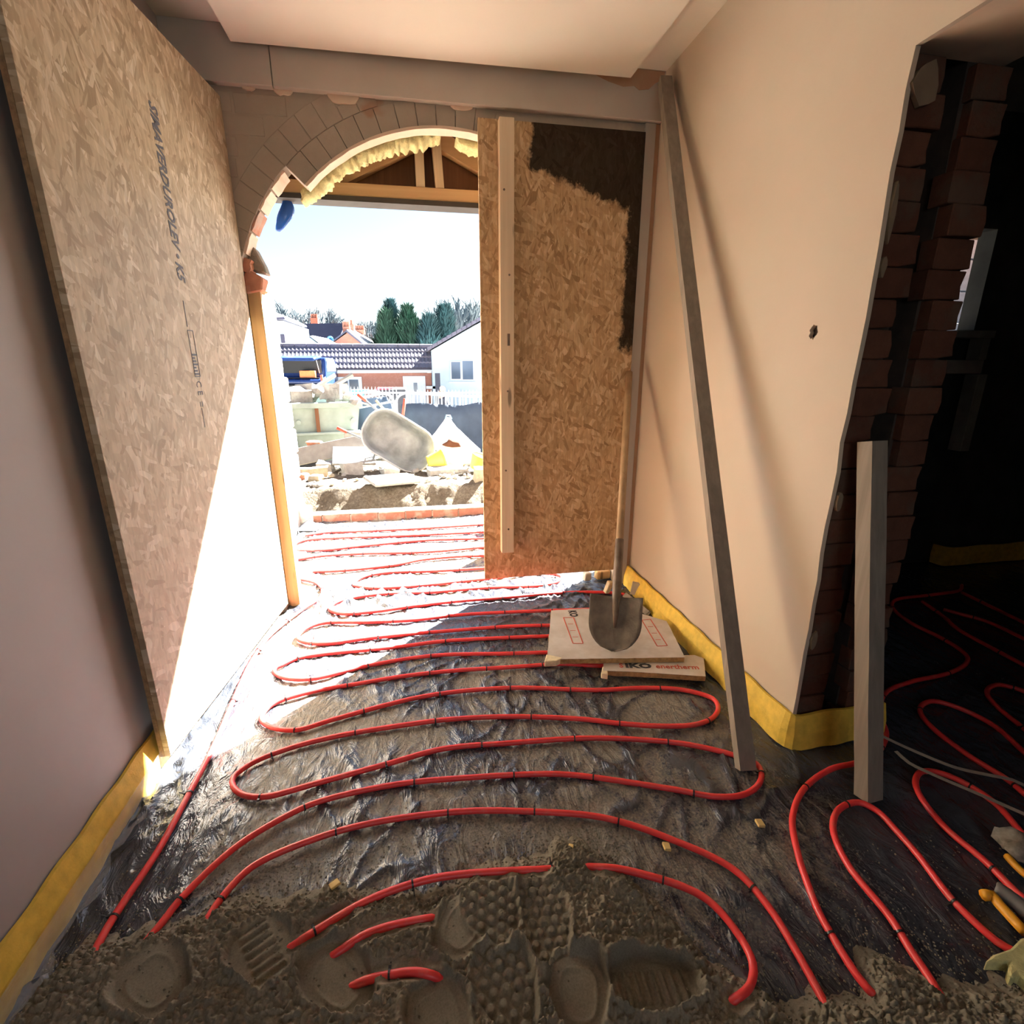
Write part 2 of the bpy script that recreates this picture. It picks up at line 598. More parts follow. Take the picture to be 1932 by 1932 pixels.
M['foil'] = m_foil()
M['print_red'] = plain('red_print', (0.55, 0.10, 0.06), 0.7)
M['print_black'] = plain('black_print', (0.03, 0.03, 0.035), 0.7)
M['print_grey'] = plain('faded_dark_print', (0.10, 0.10, 0.12), 0.7)
M['steel'] = plain('muddy_steel', (0.17, 0.145, 0.115), 0.75, 0.3, 18, metallic=0.3, bump=0.3)
M['steel_dark'] = plain('worn_socket_steel', (0.16, 0.12, 0.09), 0.65, 0.3, 18, metallic=0.4)


def m_film():
    t = NT('clear_film')
    t.col((0.75, 0.80, 0.88)).rough(0.18)
    t.b.inputs['Alpha'].default_value = 0.25
    t.bump(t.noise(40, 4, 0.6, t.map((0.5, 0.12, 1))), 0.7, 0.02)
    return t.m


M['film'] = m_film()
M['dark_wall'] = plain('unlit_blockwork', (0.045, 0.045, 0.042), 0.9, 0.35, 6)  # near-black, the darkness of the side room put into the wall colour
M['white_timber'] = plain('grey_stud', (0.34, 0.32, 0.28), 0.8)
M['block'] = plain('concrete_block', (0.42, 0.40, 0.36), 0.95, 0.2, 20, bump=0.4)
M['ground'] = None

# ================================================================== STRUCTURE
XL, XR, YF, ZC, ZB = -0.89, 1.20, 2.62, 2.53, 2.335      # left wall, right wall, far wall, ceiling, beam underside
AX, AZ, R0, R1, R2 = 0.20, 1.40, 0.855, 0.955, 1.062     # arch centre and ring radii


def struct(o):
    o['kind'] = 'structure'
    return o


def plate(name, outer, holes, to3d, off, mat, parent=None):
    """flat plate with holes: 2d loops mapped by to3d, thickened along off"""
    bm = bmesh.new()
    es = []
    for lp in [outer] + holes:
        vv = [bm.verts.new(to3d(*p)) for p in lp]
        for i in range(len(vv)):
            es.append(bm.edges.new((vv[i], vv[(i + 1) % len(vv)])))
    bmesh.ops.triangle_fill(bm, use_beauty=True, edges=es)
    r = bmesh.ops.extrude_face_region(bm, geom=list(bm.faces))
    bmesh.ops.translate(bm, vec=Vector(off), verts=[g for g in r['geom'] if isinstance(g, bmesh.types.BMVert)])
    bmesh.ops.recalc_face_normals(bm, faces=bm.faces)
    me = bpy.data.meshes.new(name); bm.to_mesh(me); bm.free()
    return link(name, me, parent, mat)


def circ(cx, cz, rx, rz, n, jit=0.0, a0=0.0):
    return [(cx + rx * (1 + random.uniform(-jit, jit)) * cos(a0 + 2 * pi * k / n), cz + rz * (1 + random.uniform(-jit, jit)) * sin(a0 + 2 * pi * k / n)) for k in range(n)]


# left wall, rear wall with its window, ceiling
wl = struct(obox('wall_left', (XL - 0.12, -2.6, -0.05), (XL, YF + 0.3, ZC), M['plaster_left']))
wb = struct(plate('wall_back', [(XL - 0.1, -0.05), (4.9, -0.05), (4.9, ZC), (XL - 0.1, ZC)], [[(-0.6, 0.9), (0.9, 0.9), (0.9, 2.2), (-0.6, 2.2)]],
                  lambda a, b: (a, -2.6, b), (0, -0.12, 0), M['plaster_left']))
wf = struct(empty('window_1', (0.15, -2.66, 0.9)))
for nm, a, b in (('window_frame', (-0.75, -0.03, 0), (-0.69, 0.03, 1.3)), ('window_frame', (0.69, -0.03, 0), (0.75, 0.03, 1.3)),
                 ('window_frame', (-0.69, -0.03, 0), (0.69, 0.03, 0.06)), ('window_frame', (-0.69, -0.03, 1.24), (0.69, 0.03, 1.3)), ('window_frame', (-0.03, -0.03, 0.06), (0.03, 0.03, 1.24))):
    obox(nm, a, b, M['white_timber'], wf)
ce = struct(obox('ceiling', (XL - 0.12, -2.7, ZC), (5.0, 3.0, ZC + 0.12), M['ceiling']))
zc2 = 2.462
cl, cr = on_floor(435, 78, zc2), on_floor(1190, 147, zc2)
cp = MB().prism([(cl.x, cl.y, zc2), (cr.x, cr.y, zc2), (cr.x + 0.005, -2.55, zc2), (cl.x - 0.01, -2.55, zc2)], (0, 0, ZC - zc2)).build('ceiling_panel', M['ceiling'], ce)

# far wall with the arched opening (inner brick leaf)
arc = []
for k in range(0, 41):
    a = pi - (pi * k / 40)
    x, z = AX + R1 * cos(a), AZ + R1 * sin(a)
    if x < -0.72 or x > 1.12: continue
    arc.append((x, min(z, 2.30)))
outer = [(XL, -0.02), (-0.72, -0.02), (-0.72, 1.655)] + arc + [(1.12, 1.655), (1.12, -0.02), (XR + 0.02, -0.02), (XR + 0.02, ZB + 0.02), (XL, ZB + 0.02)]
wfar = struct(plate('wall_far', outer, [], lambda a, b: (a, YF, b), (0, 0.10, 0), M['render']))


def voussoir(name, r0, r1, a0, a1, y0, y1, mat, jit=0.0):
    pl = []
    for r, a in ((r0, a0), (r0, (a0 + a1) / 2), (r0, a1), (r1, a1), (r1, (a0 + a1) / 2), (r1, a0)):
        pl.append((AX + (r + random.uniform(-jit, jit)) * cos(a), y0, AZ + r * sin(a)))
    return MB().prism(pl, (0, y1 - y0, 0)).build(name, mat, wfar, bevel=0.0016)


NB = 0.083
cut = atan2(0.596, -0.616)                      # where the inner ring is broken off on the left
n = int((cut - (pi - cut)) * 0.905 / NB)
da = (cut - (pi - cut)) / n
for k in range(n):                              # inner ring
    a = cut - da * k
    pr = random.uniform(0.003, 0.008)
    voussoir('arch_brick', R0, R1 - 0.001, a - 0.0011, a - da + 0.0011, YF - pr, YF + 0.06, M['render'], 0.001)
a_end = pi - 0.27
n = int((a_end - 0.9) * 1.0 / NB)
for k in range(n):                              # outer ring, running on down to the left springing
    a1 = a_end - (NB / 1.0) * k
    a0 = a1 - NB + 0.0025
    top = AZ + R2 * sin((a0 + a1) / 2)
    if AZ + R1 * sin((a0 + a1) / 2) > ZB - 0.02: continue
    if a0 < pi / 2: continue
    rr = R2 if top < ZB else R1 + 0.05
    voussoir('arch_brick', R1, rr, a1, a0, YF - random.uniform(0.002, 0.006), YF + 0.02, M['render'], 0.001)
# coursed bricks showing faintly under the render at the left of the rings
for row in range(9):
    z0 = 1.62 + row * 0.078
    for col in range(3):
        x0 = -0.885 + col * 0.225 - (0.11 if row % 2 else 0)
        x1 = x0 + 0.217
        if x1 > -0.885 and z0 + 0.07 < ZB:
            xm = min(x1, AX - sqrt(max(0, (R2 + 0.008) ** 2 - (max(z0, AZ) - AZ) ** 2)))
            xa = max(x0, XL + 0.001)
            if xm - xa > 0.05:
                MB().box2((xa, YF - random.uniform(0.001, 0.003), z0), (xm, YF + 0.02, z0 + 0.072)).build('wall_brick', M['render'], wfar, bevel=0.003)


def arc_strip(name, r, t, a0, a1, y0, y1, mat, n=28, jit=0.0):
    vs_, fs = [], []
    for k in range(n + 1):
        a = a0 + (a1 - a0) * k / n
        for rr, yy in ((r, y0), (r + t, y0), (r + t, y1), (r, y1)):
            rj = rr + (random.uniform(-jit, jit) if rr == r else 0)
            vs_.append((AX + rj * cos(a), yy, AZ + rj * sin(a)))
    for k in range(n):
        for q in range(4):
            fs.append((k * 4 + q, k * 4 + (q + 1) % 4, k * 4 + 4 + (q + 1) % 4, k * 4 + 4 + q))
    fs += [(0, 1, 2, 3), tuple(n * 4 + q for q in (3, 2, 1, 0))]
    return fix(mesh(name, vs_, fs, mat, wfar, smooth=False))


s_in = arc_strip('arch_soffit', R0 - 0.010, 0.0115, cut - 0.004, pi - cut, YF - 0.010, YF + 0.062, M['soffit'], 40, 0.0015)
for k in range(4):                               # exposed brick undersides at the broken springing
    a = cut + 0.02 + k * 0.103
    arc_strip('soffit_brick', R1 - 0.008, 0.010, a, a + 0.094, YF + 0.004, YF + 0.12, M['soffit'] if k != 2 else M['brick'], 4, 0.002)
arc_strip('broken_brick', R1 - 0.03, 0.03, cut + 0.44, cut + 0.50, YF + 0.02, YF + 0.14, M['brick'], 3, 0.006)
tooth = MB().prism([(-0.72, YF + 0.03, 1.56), (-0.65, YF + 0.03, 1.575), (-0.64, YF + 0.03, 1.63), (-0.70, YF + 0.03, 1.665), (-0.72, YF + 0.03, 1.64)], (0, 0.11, 0)).build('broken_brick', M['brick'], wfar, bevel=0.006)
MB().prism([(-0.70, YF + 0.07, 1.665), (-0.63, YF + 0.07, 1.65), (-0.64, YF + 0.07, 1.69), (-0.67, YF + 0.07, 1.76), (-0.71, YF + 0.07, 1.78)], (0, 0.08, 0)).build('mortar_lump', M['mortar'], wfar, bevel=0.006)

# beam across the far wall: two lengths of rendered board, tan patch at the right end
beam = struct(empty('trim_1', (0, 0, 0)))
obox('beam_board', (XL, YF - 0.032, ZB), (-0.497, YF + 0.10, ZC), M['beam_grey'], beam, 0.002)
obox('beam_board', (-0.494, YF - 0.034, ZB), (XR, YF + 0.10, ZC), M['beam_grey'], beam, 0.002)
pp = [(0.80, 2.528), (0.86, 2.49), (0.93, 2.468), (1.0, 2.455), (1.05, 2.462), (1.075, 2.448), (1.12, 2.455), (1.15, 2.48), (1.19, 2.50), (1.195, 2.528)]
MB().prism([(a, YF - 0.036, b) for a, b in pp], (0, 0.004, 0)).build('plaster_patch', M['render_patch'], beam)
for a, b, w, h in ((-0.50, 2.336, 0.075, 0.02), (-0.29, 2.335, 0.13, 0.035), (0.22, 2.336, 0.10, 0.022), (-0.62, 2.336, 0.05, 0.016)):
    lp = [(a + w * (0.5 + 0.5 * cos(t)) * 1.0, b - h * abs(sin(t)) * random.uniform(0.7, 1.1)) for t in [pi * q / 8 for q in range(9)]]
    MB().prism([(p, YF - 0.012, q) for p, q in lp], (0, 0.012, 0)).build('mortar_dab', M['soffit'], beam)

# plaster return between the closed leaf and the right wall
struct(obox('trim_2', (1.125, YF - 0.016, 0.0), (1.178, YF, ZB), M['beam_grey'], None, 0.002))
struct(obox('trim_3', (1.178, YF - 0.010, 0.0), (XR, YF, ZB), M['render_patch'], None, 0.001))

# right wall: plaster skin with a knocked hole, broken two-leaf brick end, lintel over the side opening
hole = circ(1.431, 1.346, 0.016, 0.020, 14, 0.28)
yo = 1.259
jag = [(yo - 0.004 + random.uniform(-0.004, 0.006), 0.10 + 0.085 * k) for k in range(22)]
jag = [(y - (0.006 if 1.35 < z < 1.55 else 0.0), z) for y, z in jag]
wr = struct(plate('wall_right', [(YF + 0.05, -0.02), (YF + 0.05, ZC), (-2.6, ZC), (-2.6, -0.02), (-0.30, -0.02), (-0.30, 1.965), (1.10, 1.972), (yo - 0.012, 1.972)] + [j for j in reversed(jag)] + [(yo, -0.02)],
                 [hole], lambda a, b: (XR, a, b), (0.014, 0, 0), M['plaster']))
M['flake_tan'] = plain('tan_plaster_edge', (0.17, 0.125, 0.08), 0.9)
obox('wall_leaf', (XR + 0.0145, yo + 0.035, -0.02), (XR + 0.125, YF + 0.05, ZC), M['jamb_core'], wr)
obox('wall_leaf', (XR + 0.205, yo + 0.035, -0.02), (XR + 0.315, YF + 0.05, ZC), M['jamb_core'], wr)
obox('cavity_closer', (XR + 0.125, yo + 0.26, -0.02), (XR + 0.205, yo + 0.30, ZC), M['dark_wall'], wr)
obox('lintel', (XR + 0.0145, -2.6, 1.98), (XR + 0.315, yo + 0.035, ZC), M['soffit'], wr)
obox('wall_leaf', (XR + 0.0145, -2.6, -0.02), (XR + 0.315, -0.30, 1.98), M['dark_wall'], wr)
for leaf, (xa, xb) in enumerate(((XR + 0.018, XR + 0.125), (XR + 0.200, XR + 0.318))):
    for row in range(25):
        z0 = 0.02 + row * 0.078
        if z0 + 0.07 > 1.97: continue
        d0 = random.uniform(-0.006, 0.012)
        ja, jb = random.uniform(-0.004, 0.008), random.uniform(-0.020, 0.010)
        x0, x1 = (xa, xb + jb) if leaf == 0 else (xa - jb * 0.9, xb - ja)
        q = MB()
        pl = [(x0, z0), ((x0 + x1) / 2, z0 + random.uniform(-0.003, 0.003)), (x1, z0 + random.uniform(0, 0.008)), (x1 + random.uniform(-0.008, 0.006), z0 + 0.036), (x1 + random.uniform(-0.006, 0.006), z0 + 0.075), (x0, z0 + 0.0765)]
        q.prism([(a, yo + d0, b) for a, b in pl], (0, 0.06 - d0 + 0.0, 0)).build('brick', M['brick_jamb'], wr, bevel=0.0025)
for y, z, w, h in ((0, 1.90, 0.07, 0.10), (0, 1.50, 0.018, 0.05), (0, 0.86, 0.018, 0.06), (0, 0.40, 0.02, 0.06), (0, 1.62, 0.014, 0.14)):
    lp = circ(XR + 0.014 + w / 2, z, w / 2, h / 2, 10, 0.2)
    MB().prism([(a, yo - 0.014, b) for a, b in lp], (0, 0.012, 0)).build('plaster_flake', M['flake_tan'], wr)

# side room: far wall with a narrow window gap, outer walls
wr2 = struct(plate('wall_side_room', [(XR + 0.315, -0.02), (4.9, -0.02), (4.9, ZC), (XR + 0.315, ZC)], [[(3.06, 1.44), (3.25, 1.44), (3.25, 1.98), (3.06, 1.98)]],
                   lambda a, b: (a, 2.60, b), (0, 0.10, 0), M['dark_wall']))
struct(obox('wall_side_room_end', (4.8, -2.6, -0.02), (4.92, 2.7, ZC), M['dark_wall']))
struct(obox('wall_outer_left', (-2.2, 2.84, -0.3), (-0.745, 2.96, 3.4), M['mortar']))
struct(obox('wall_outer_right', (1.19, 2.84, -0.3), (2.75, 2.96, 3.4), M['mortar']))
struct(obox('wall_outer_top', (-2.2, 3.03, 2.05), (5.2, 3.10, 3.6), M['ply_brown']))
M['garden_block'] = plain('blue_grey_block', (0.20, 0.25, 0.34), 0.95, 0.15, 20, bump=0.4)
for k in range(8):
    zz = 0.9 + k * 0.225
    struct(obox('wall_garden', (2.72 + 0.0, 3.5, zz), (4.4, 3.6, zz + 0.215), M['garden_block'], None, 0.004))

# ---- floor membrane
xs = np.arange(-0.93, 2.25, 0.0085); ys = np.arange(0.25, 4.26, 0.0085)
X, Y = np.meshgrid(xs, ys)


def wrinkle(X, Y):
    wx = X + 0.07 * fbm(X * 2.6, Y * 2.6, 2); wy = Y + 0.07 * fbm(X * 2.6 + 5, Y * 2.6 - 3, 2)
    r1 = (1 - np.abs(pnoise(wx * 8.5 + wy * 2.0, wy * 2.6 - wx))) ** 6
    r2 = (1 - np.abs(pnoise((wx - wy) * 6.5 + 3, (wx + wy) * 2.4))) ** 7
    r3 = (1 - np.abs(pnoise(wx * 19 + 1, wy * 11))) ** 6
    m1 = sstep(-0.25, 0.35, fbm(X * 1.7, Y * 1.7, 2)); m2 = sstep(-0.2, 0.35, fbm(X * 1.9 + 9, Y * 1.9 + 4, 2))
    return r1 * m1, r2 * m2, r3


r1, r2, r3 = wrinkle(X, Y)
edge = sstep(0.28, 0.0, np.abs(X - XL)) + sstep(0.25, 0.0, np.abs(Y - 2.70)) * (X < 1.2) * 0.8
Z = 0.009 * r1 + 0.009 * r2 + 0.0042 * r3 + 0.0035 * fbm(X * 2.2, Y * 2.2, 2)
Z = Z * (1 + 1.2 * np.clip(edge, 0, 1)) - 0.006
# lap of two sheets, a long shallow fold across the room
s0, s1 = on_floor(820, 1508), on_floor(1300, 1470)
lapy = s0.y + (X - s0.x) * (s1.y - s0.y) / (s1.x - s0.x) + 0.012 * fbm(X * 5, X * 0 + 3, 2)
lap = sstep(-0.10, 0.0, Y - lapy) * (Y < lapy) * sstep(s0.x - 0.12, s0.x, X) * sstep(s1.x + 0.25, s1.x, X)
Z = Z + 0.008 * lap
# a turned-up flap at the inner threshold
flap = sstep(0.10, 0.02, np.abs(Y - 2.60)) * sstep(0.30, 0.40, X) * sstep(0.97, 0.90, X)
Z = Z + 0.012 * flap * (0.6 + fbm(X * 9, Y * 3, 2))
sandy_sunlit = sstep(2.45, 1.9, Y) * sstep(0.75, 1.1, Y + 0.2) * sstep(-0.72, -0.5, X) * sstep(1.25, 0.85, X)
sandy_sunlit = np.maximum(sandy_sunlit, 0.95 * sstep(2.35, 2.75, Y - 0.55 * (X - 0.2)))  # sunlit floor whitened through this mask, sun patch put into colour
dust_and_sun = 0.66 * sandy_sunlit + 0.12 - 0.62 * np.clip(r1 + r2, 0, 1) - 0.22 * r3 + 0.12 * fbm(X * 4, Y * 4, 3)
fl = struct(grid_mesh('floor', xs, ys, Z, M['membrane'], attr=('dust_and_sun', np.clip(dust_and_sun, 0, 1))))
for (xa, xb, ya, yb) in ((2.22, 4.85, -2.6, 2.62), (-0.93, 2.24, -2.6, 0.28)):
    x2 = np.arange(xa, xb, 0.05); y2 = np.arange(ya, yb, 0.05)
    XX, YY = np.meshgrid(x2, y2)
    struct(grid_mesh('floor', x2, y2, -0.008 + 0.004 * fbm(XX * 4, YY * 4, 2), M['membrane'], attr=('dust_and_sun', XX * 0 + 0.15)))

# ================================================================== THINGS IN THE ROOM
def text_mesh(name, body, size, mat, parent, mtx, extrude=0.0004, shear=0.0, sx=1.0, bold=0.0):
    cu = bpy.data.curves.new(name, 'FONT')
    cu.body = body; cu.size = size; cu.extrude = extrude; cu.shear = shear; cu.offset = bold; cu.resolution_u = 2
    tmp = bpy.data.objects.new(name, cu); COL.objects.link(tmp)
    bpy.context.view_layer.update()
    me = bpy.data.meshes.new_from_object(tmp.evaluated_get(bpy.context.evaluated_depsgraph_get()))
    bpy.data.objects.remove(tmp)
    me.transform(mtx @ Matrix.Diagonal((sx, 1, 1, 1)))
    me.materials.clear(); me.materials.append(mat)
    return link(name, me, parent)


# ---- left door leaf, swung open against the left wall
A = on_floor(322, 1427, 0.045); B = at_depth(415, 181, 2.612); LH = B.z - A.z; B.z = A.z
ang = atan2(B.y - A.y, B.x - A.x)
LW = (B - A).length
ll = empty('board_door', A, ang)
tag(ll, 'tall open door leaf of pale strand board, half in sunlight, along left wall', 'door')
obox('strand_board', (0, 0, 0), (LW, 0.018, LH), M['osb_left'], ll, 0.001)
obox('back_rail', (0.0, 0.018, 0.0), (0.10, 0.032, LH), M['osb_edge'], ll)
obox('back_rail', (LW - 0.10, 0.018, 0.0), (LW, 0.032, LH), M['osb_edge'], ll)
obox('back_rail', (0.10, 0.018, 1.0), (LW - 0.10, 0.032, 1.12), M['osb_edge'], ll)
# printing: reads downwards, letter tops towards the hinge
TM = Matrix(((0, 1, 0, 0), (0, 0, 1, 0), (1, 0, 0, 0), (0, 0, 0, 1)))


def down(s, z):      # text x -> -z, text y -> +x, normal -> -y
    return Matrix.Translation((s, -0.0006, z)) @ Matrix(((0, 1, 0, 0), (0, 0, -1, 0), (-1, 0, 0, 0), (0, 0, 0, 1)))


text_mesh('print', 'SIMAVERDUROLEV • K5', 0.060, M['print_grey'], ll, down(0.535, 2.005), shear=0.28, sx=0.83, bold=0.0016)
obox('print_line', (0.540, -0.001, 1.335), (0.544, 0.0, 1.42), M['print_grey'], ll)
for a, b in (((0.537, 1.165), (0.540, 1.325)), ((0.572, 1.165), (0.575, 1.325)), ((0.537, 1.322), (0.575, 1.325)), ((0.537, 1.165), (0.575, 1.168))):
    obox('print_box', (a[0], -0.001, a[1]), (b[0], 0.0, b[1]), M['print_grey'], ll)
for k in range(7):
    obox('print_bar', (0.541, -0.001, 1.172 + k * 0.011), (0.569 - 0.006 * (k % 3), 0.0, 1.179 + k * 0.011), M['print_grey'], ll)
text_mesh('print', 'C E', 0.050, M['print_grey'], ll, down(0.538, 1.152), sx=0.7)
for k in range(6):
    obox('print_line', (0.541 + 0.013 * (k % 2), -0.001, 1.06 - 0.013 * (k // 2) - 0.001 * k), (0.545 + 0.013 * (k % 2), 0.0, 1.078 - 0.0), M['print_grey'], ll) if k < 2 else None
obox('print_line', (0.546, -0.001, 0.985), (0.549, 0.0, 1.055), M['print_grey'], ll)

# ---- right door leaf, closed, with a batten and a black stain
rl = empty('board_door', (0.337, 2.592, 0.107))
tag(rl, 'closed strand board door leaf with black stained corner and pale batten', 'door')
obox('strand_board', (0, 0, 0), (0.786, 0.018, 2.185), M['osb_right'], rl, 0.001)
bt = MB().box2((0.088, -0.045, 0.165), (0.155, -0.0005, 2.178)).build('batten', M['pine'], rl, bevel=0.002)
obox('latch_plate', (0.022, -0.0015, 0.0), (0.034, 0.0, 0.055), M['steel_dark'], bt).location = (0.1, -0.045, 1.235)
for z in (0.3, 0.62, 1.02, 1.55, 1.9):
    MB().cyl((0.12 + 0.012 * sin(z * 9), -0.047, z), (0.12 + 0.012 * sin(z * 9), -0.0445, z), 0.005, n=8).build('screw', M['steel_dark'], bt)

# ---- left timber jamb
jm = MB().box2((-0.718, YF + 0.045, 0.0), (-0.662, YF + 0.125, 1.585)).build('door_jamb', M['pine_jamb'], None, bevel=0.003)
tag(jm, 'knotty pine post standing in the left side of the arched opening', 'door post')
jm.location = (0, 0, 0)

# ---- roof frame behind the arch
tr = empty('roof_frame', (0.0, 2.97, 2.05))
tag(tr, 'timber frame of chord, struts and sloping rafters seen under the brick arch', 'roof frame')
obox('bottom_chord', (-0.62, -0.045, 0.0), (1.22, 0.045, 0.058), M['pine_x'], tr, 0.002)
obox('damp_strip', (-0.66, -0.05, -0.024), (1.22, 0.055, -0.001), plain('damp_strip', (0.05, 0.045, 0.04), 0.9), tr)
obox('king_post', (0.066, -0.04, 0.059), (0.110, 0.03, 0.33), M['pine'], tr, 0.002)
kp = obox('king_post', (-0.022, -0.04, 0.059), (0.022, 0.03, 0.33), M['pine'], tr, 0.002)
kp.location = (0.187, 0, 0); kp.rotation_euler = (0, radians(-3), 0)
for x0, x1, z0, z1 in ((-0.27, 0.10, 0.060, 0.242), (0.57, 0.17, 0.060, 0.242)):
    MB().prism([(x0, -0.03, z0), (x1, -0.03, z1), (x1, -0.03, z1 + 0.085), (x0 - 0.18 * (1 if x1 > x0 else -1), -0.03, z0)], (0, 0.055, 0)).build('rafter', M['pine_x'], tr)
obox('board_lining', (-0.66, 0.046, 0.0), (1.22, 0.058, 0.50), M['ply_brown'], tr)
obox('board_lining', (-0.66, -0.25, 0.33), (1.22, 0.046, 0.345), M['ply_brown'], tr)

# expanding foam squeezed out between arch and rafters
def foam_arc(a0, a1, r, th, name, label, n=110):
    m = 14
    K, Q = np.meshgrid(np.arange(n + 1), np.arange(m), indexing='ij')
    A_ = a0 + (a1 - a0) * K / n
    b = 2 * pi * Q / m
    f = np.sqrt(np.clip(np.minimum(K, n - K) / (0.14 * n), 0.02, 1.0))
    arcl = A_ * r
    nz = 0.75 + 0.75 * np.abs(fbm(arcl * 16, np.cos(b) * 0.8 + r * 9, 2)) + 0.55 * np.abs(pnoise(arcl * 42, np.sin(b) * 1.6 + 3))
    tt = th * f * nz
    rr = r - th * 0.55 + tt * np.cos(b)
    V = np.stack([AX + rr * np.cos(A_), YF + 0.135 + 0.05 * np.sin(b) * (0.6 + 0.5 * nz), AZ + rr * np.sin(A_)], -1).reshape(-1, 3)
    fs = []
    for k in range(n):
        for q in range(m):
            fs.append((k * m + q, k * m + (q + 1) % m, (k + 1) * m + (q + 1) % m, (k + 1) * m + q))
    fs += [tuple(range(m)), tuple(n * m + q for q in range(m - 1, -1, -1))]
    o = fix(mesh(name, V.tolist(), fs, M['foam_pale'], None, smooth=True))
    return tag(o, label, 'foam')


foam_arc(cut + 0.06, pi / 2 + 0.02, 0.878, 0.036, 'expanding_foam', 'yellow expanding foam bulging under the left half of the arch')
foam_arc(pi / 2 - 0.06, pi / 2 - 0.42, 0.876, 0.036, 'expanding_foam', 'short run of yellow foam under the arch beside the closed leaf', 30)

# blue plastic bag hanging outside the broken springing
vs_, fs = [], []
for i in range(13):
    t = i / 12
    c = Vector((-0.565 - 0.055 * t * t, 2.98, 2.035 - 0.145 * t))
    r = 0.034 * (sin(pi * (0.12 + 0.83 * t)) ** 0.7)
    for q in range(12):
        b = 2 * pi * q / 12
        vs_.append(c + Vector((r * cos(b) * (1 + 0.18 * sin(3 * b + t * 5)), 0.6 * r * sin(b), 0)))
for i in range(12):
    for q in range(12):
        fs.append((i * 12 + q, i * 12 + (q + 1) % 12, (i + 1) * 12 + (q + 1) % 12, (i + 1) * 12 + q))
fs += [tuple(range(12)), tuple(144 + q for q in range(11, -1, -1))]
bb = fix(mesh('plastic_bag', vs_, fs, plain('blue_shiny_plastic', (0.02, 0.10, 0.42), 0.12), None, smooth=True))
tag(bb, 'shiny blue plastic hanging under the frame by the broken arch', 'plastic bag')

# ---- yellow perimeter foam strips
def strip(name, path, h, lean, label, side, film=False, thick=0.009):
    """path: foot line at the floor; top leans to the wall by lean (2d vectors per point)"""
    vs_, fs = [], []
    pts = [Vector((p[0], p[1], 0)) for p in path]
    n = len(pts)
    for i, p in enumerate(pts):
        t = (pts[min(i + 1, n - 1)] - pts[max(i - 1, 0)]).normalized()
        nrm = Vector((-t.y, t.x, 0)) * side            # towards the room
        hh = h + 0.003 * sin(i * 0.9)
        wv = 0.0025 * sin(i * 1.3) + 0.002 * sin(i * 0.47)
        foot, top = p + nrm * wv, p - nrm * lean + Vector((0, 0, hh))
        midp = foot.lerp(top, 0.5) + nrm * 0.006
        for q in (foot, midp, top, top - nrm * thick, midp - nrm * thick, foot - nrm * thick):
            vs_.append(q)
    for i in range(n - 1):
        for q in range(6):
            fs.append((i * 6 + q, i * 6 + (q + 1) % 6, (i + 1) * 6 + (q + 1) % 6, (i + 1) * 6 + q))
    fs += [tuple(range(6)), tuple((n - 1) * 6 + q for q in range(5, -1, -1))]
    o = fix(mesh(name, vs_, fs, M['foam'], None, smooth=False))
    tag(o, label, 'foam strip')
    if film:
        fv, ff = [], []
        K = 7
        for i, p in enumerate(pts):
            t = (pts[min(i + 1, n - 1)] - pts[max(i - 1, 0)]).normalized()
            nrm = Vector((-t.y, t.x, 0)) * side
            w = 0.022 + 0.012 * sin(i * 0.8) + 0.008 * sin(i * 2.1)
            for k in range(K):
                s = k / (K - 1)
                if s < 0.4:
                    e = s / 0.4
                    q = p - nrm * (lean * 0.62 * (1 - e) - 0.013 * (1 - e) - 0.008) + Vector((0, 0, 0.062 * (1 - e) + 0.010))
                else:
                    e = (s - 0.4) / 0.6
                    q = p + nrm * (0.008 + w * e) + Vector((0, 0, 0.010 + 0.007 * abs(sin(i * 1.9 + k * 1.3)) * e))
                fv.append(q)
        for i in range(n - 1):
            for k in range(K - 1):
                ff.append((i * K + k, i * K + k + 1, (i + 1) * K + k + 1, (i + 1) * K + k))
        mesh('film_skirt', fv, ff, M['film'], o, smooth=True)
    return o


lin = lambda a, b, n: [(a[0] + (b[0] - a[0]) * k / n, a[1] + (b[1] - a[1]) * k / n) for k in range(n + 1)]
strip('edge_foam', lin((-0.858, 2.60), (-0.858, 0.25), 90), 0.118, 0.018, 'yellow foam edge strip with clear film along foot of left wall', 1, True)
cpth = lin((1.158, 2.60), (1.166, 1.30), 50) + [(1.168, 1.268), (1.176, 1.243), (1.195, 1.226), (1.225, 1.221)] + lin((1.26, 1.222), (1.56, 1.225), 12)
strip('edge_foam', cpth, 0.122, 0.020, 'yellow foam edge strip turning round the foot of right wall', -1, False)
cp2 = lin((3.33, 2.40), (3.33, 2.47), 4) + lin((3.36, 2.49), (4.75, 2.49), 30)
strip('edge_foam', [(3.30, 2.575), (3.305, 2.53)] + [(3.315, 2.50), (3.34, 2.492)] + lin((3.37, 2.49), (4.75, 2.49), 30), 0.125, 0.0, 'dim yellow foam edge strip deep in the dark side room', -1)

# ---- heating pipes
PR = 0.0088
clip_me = None


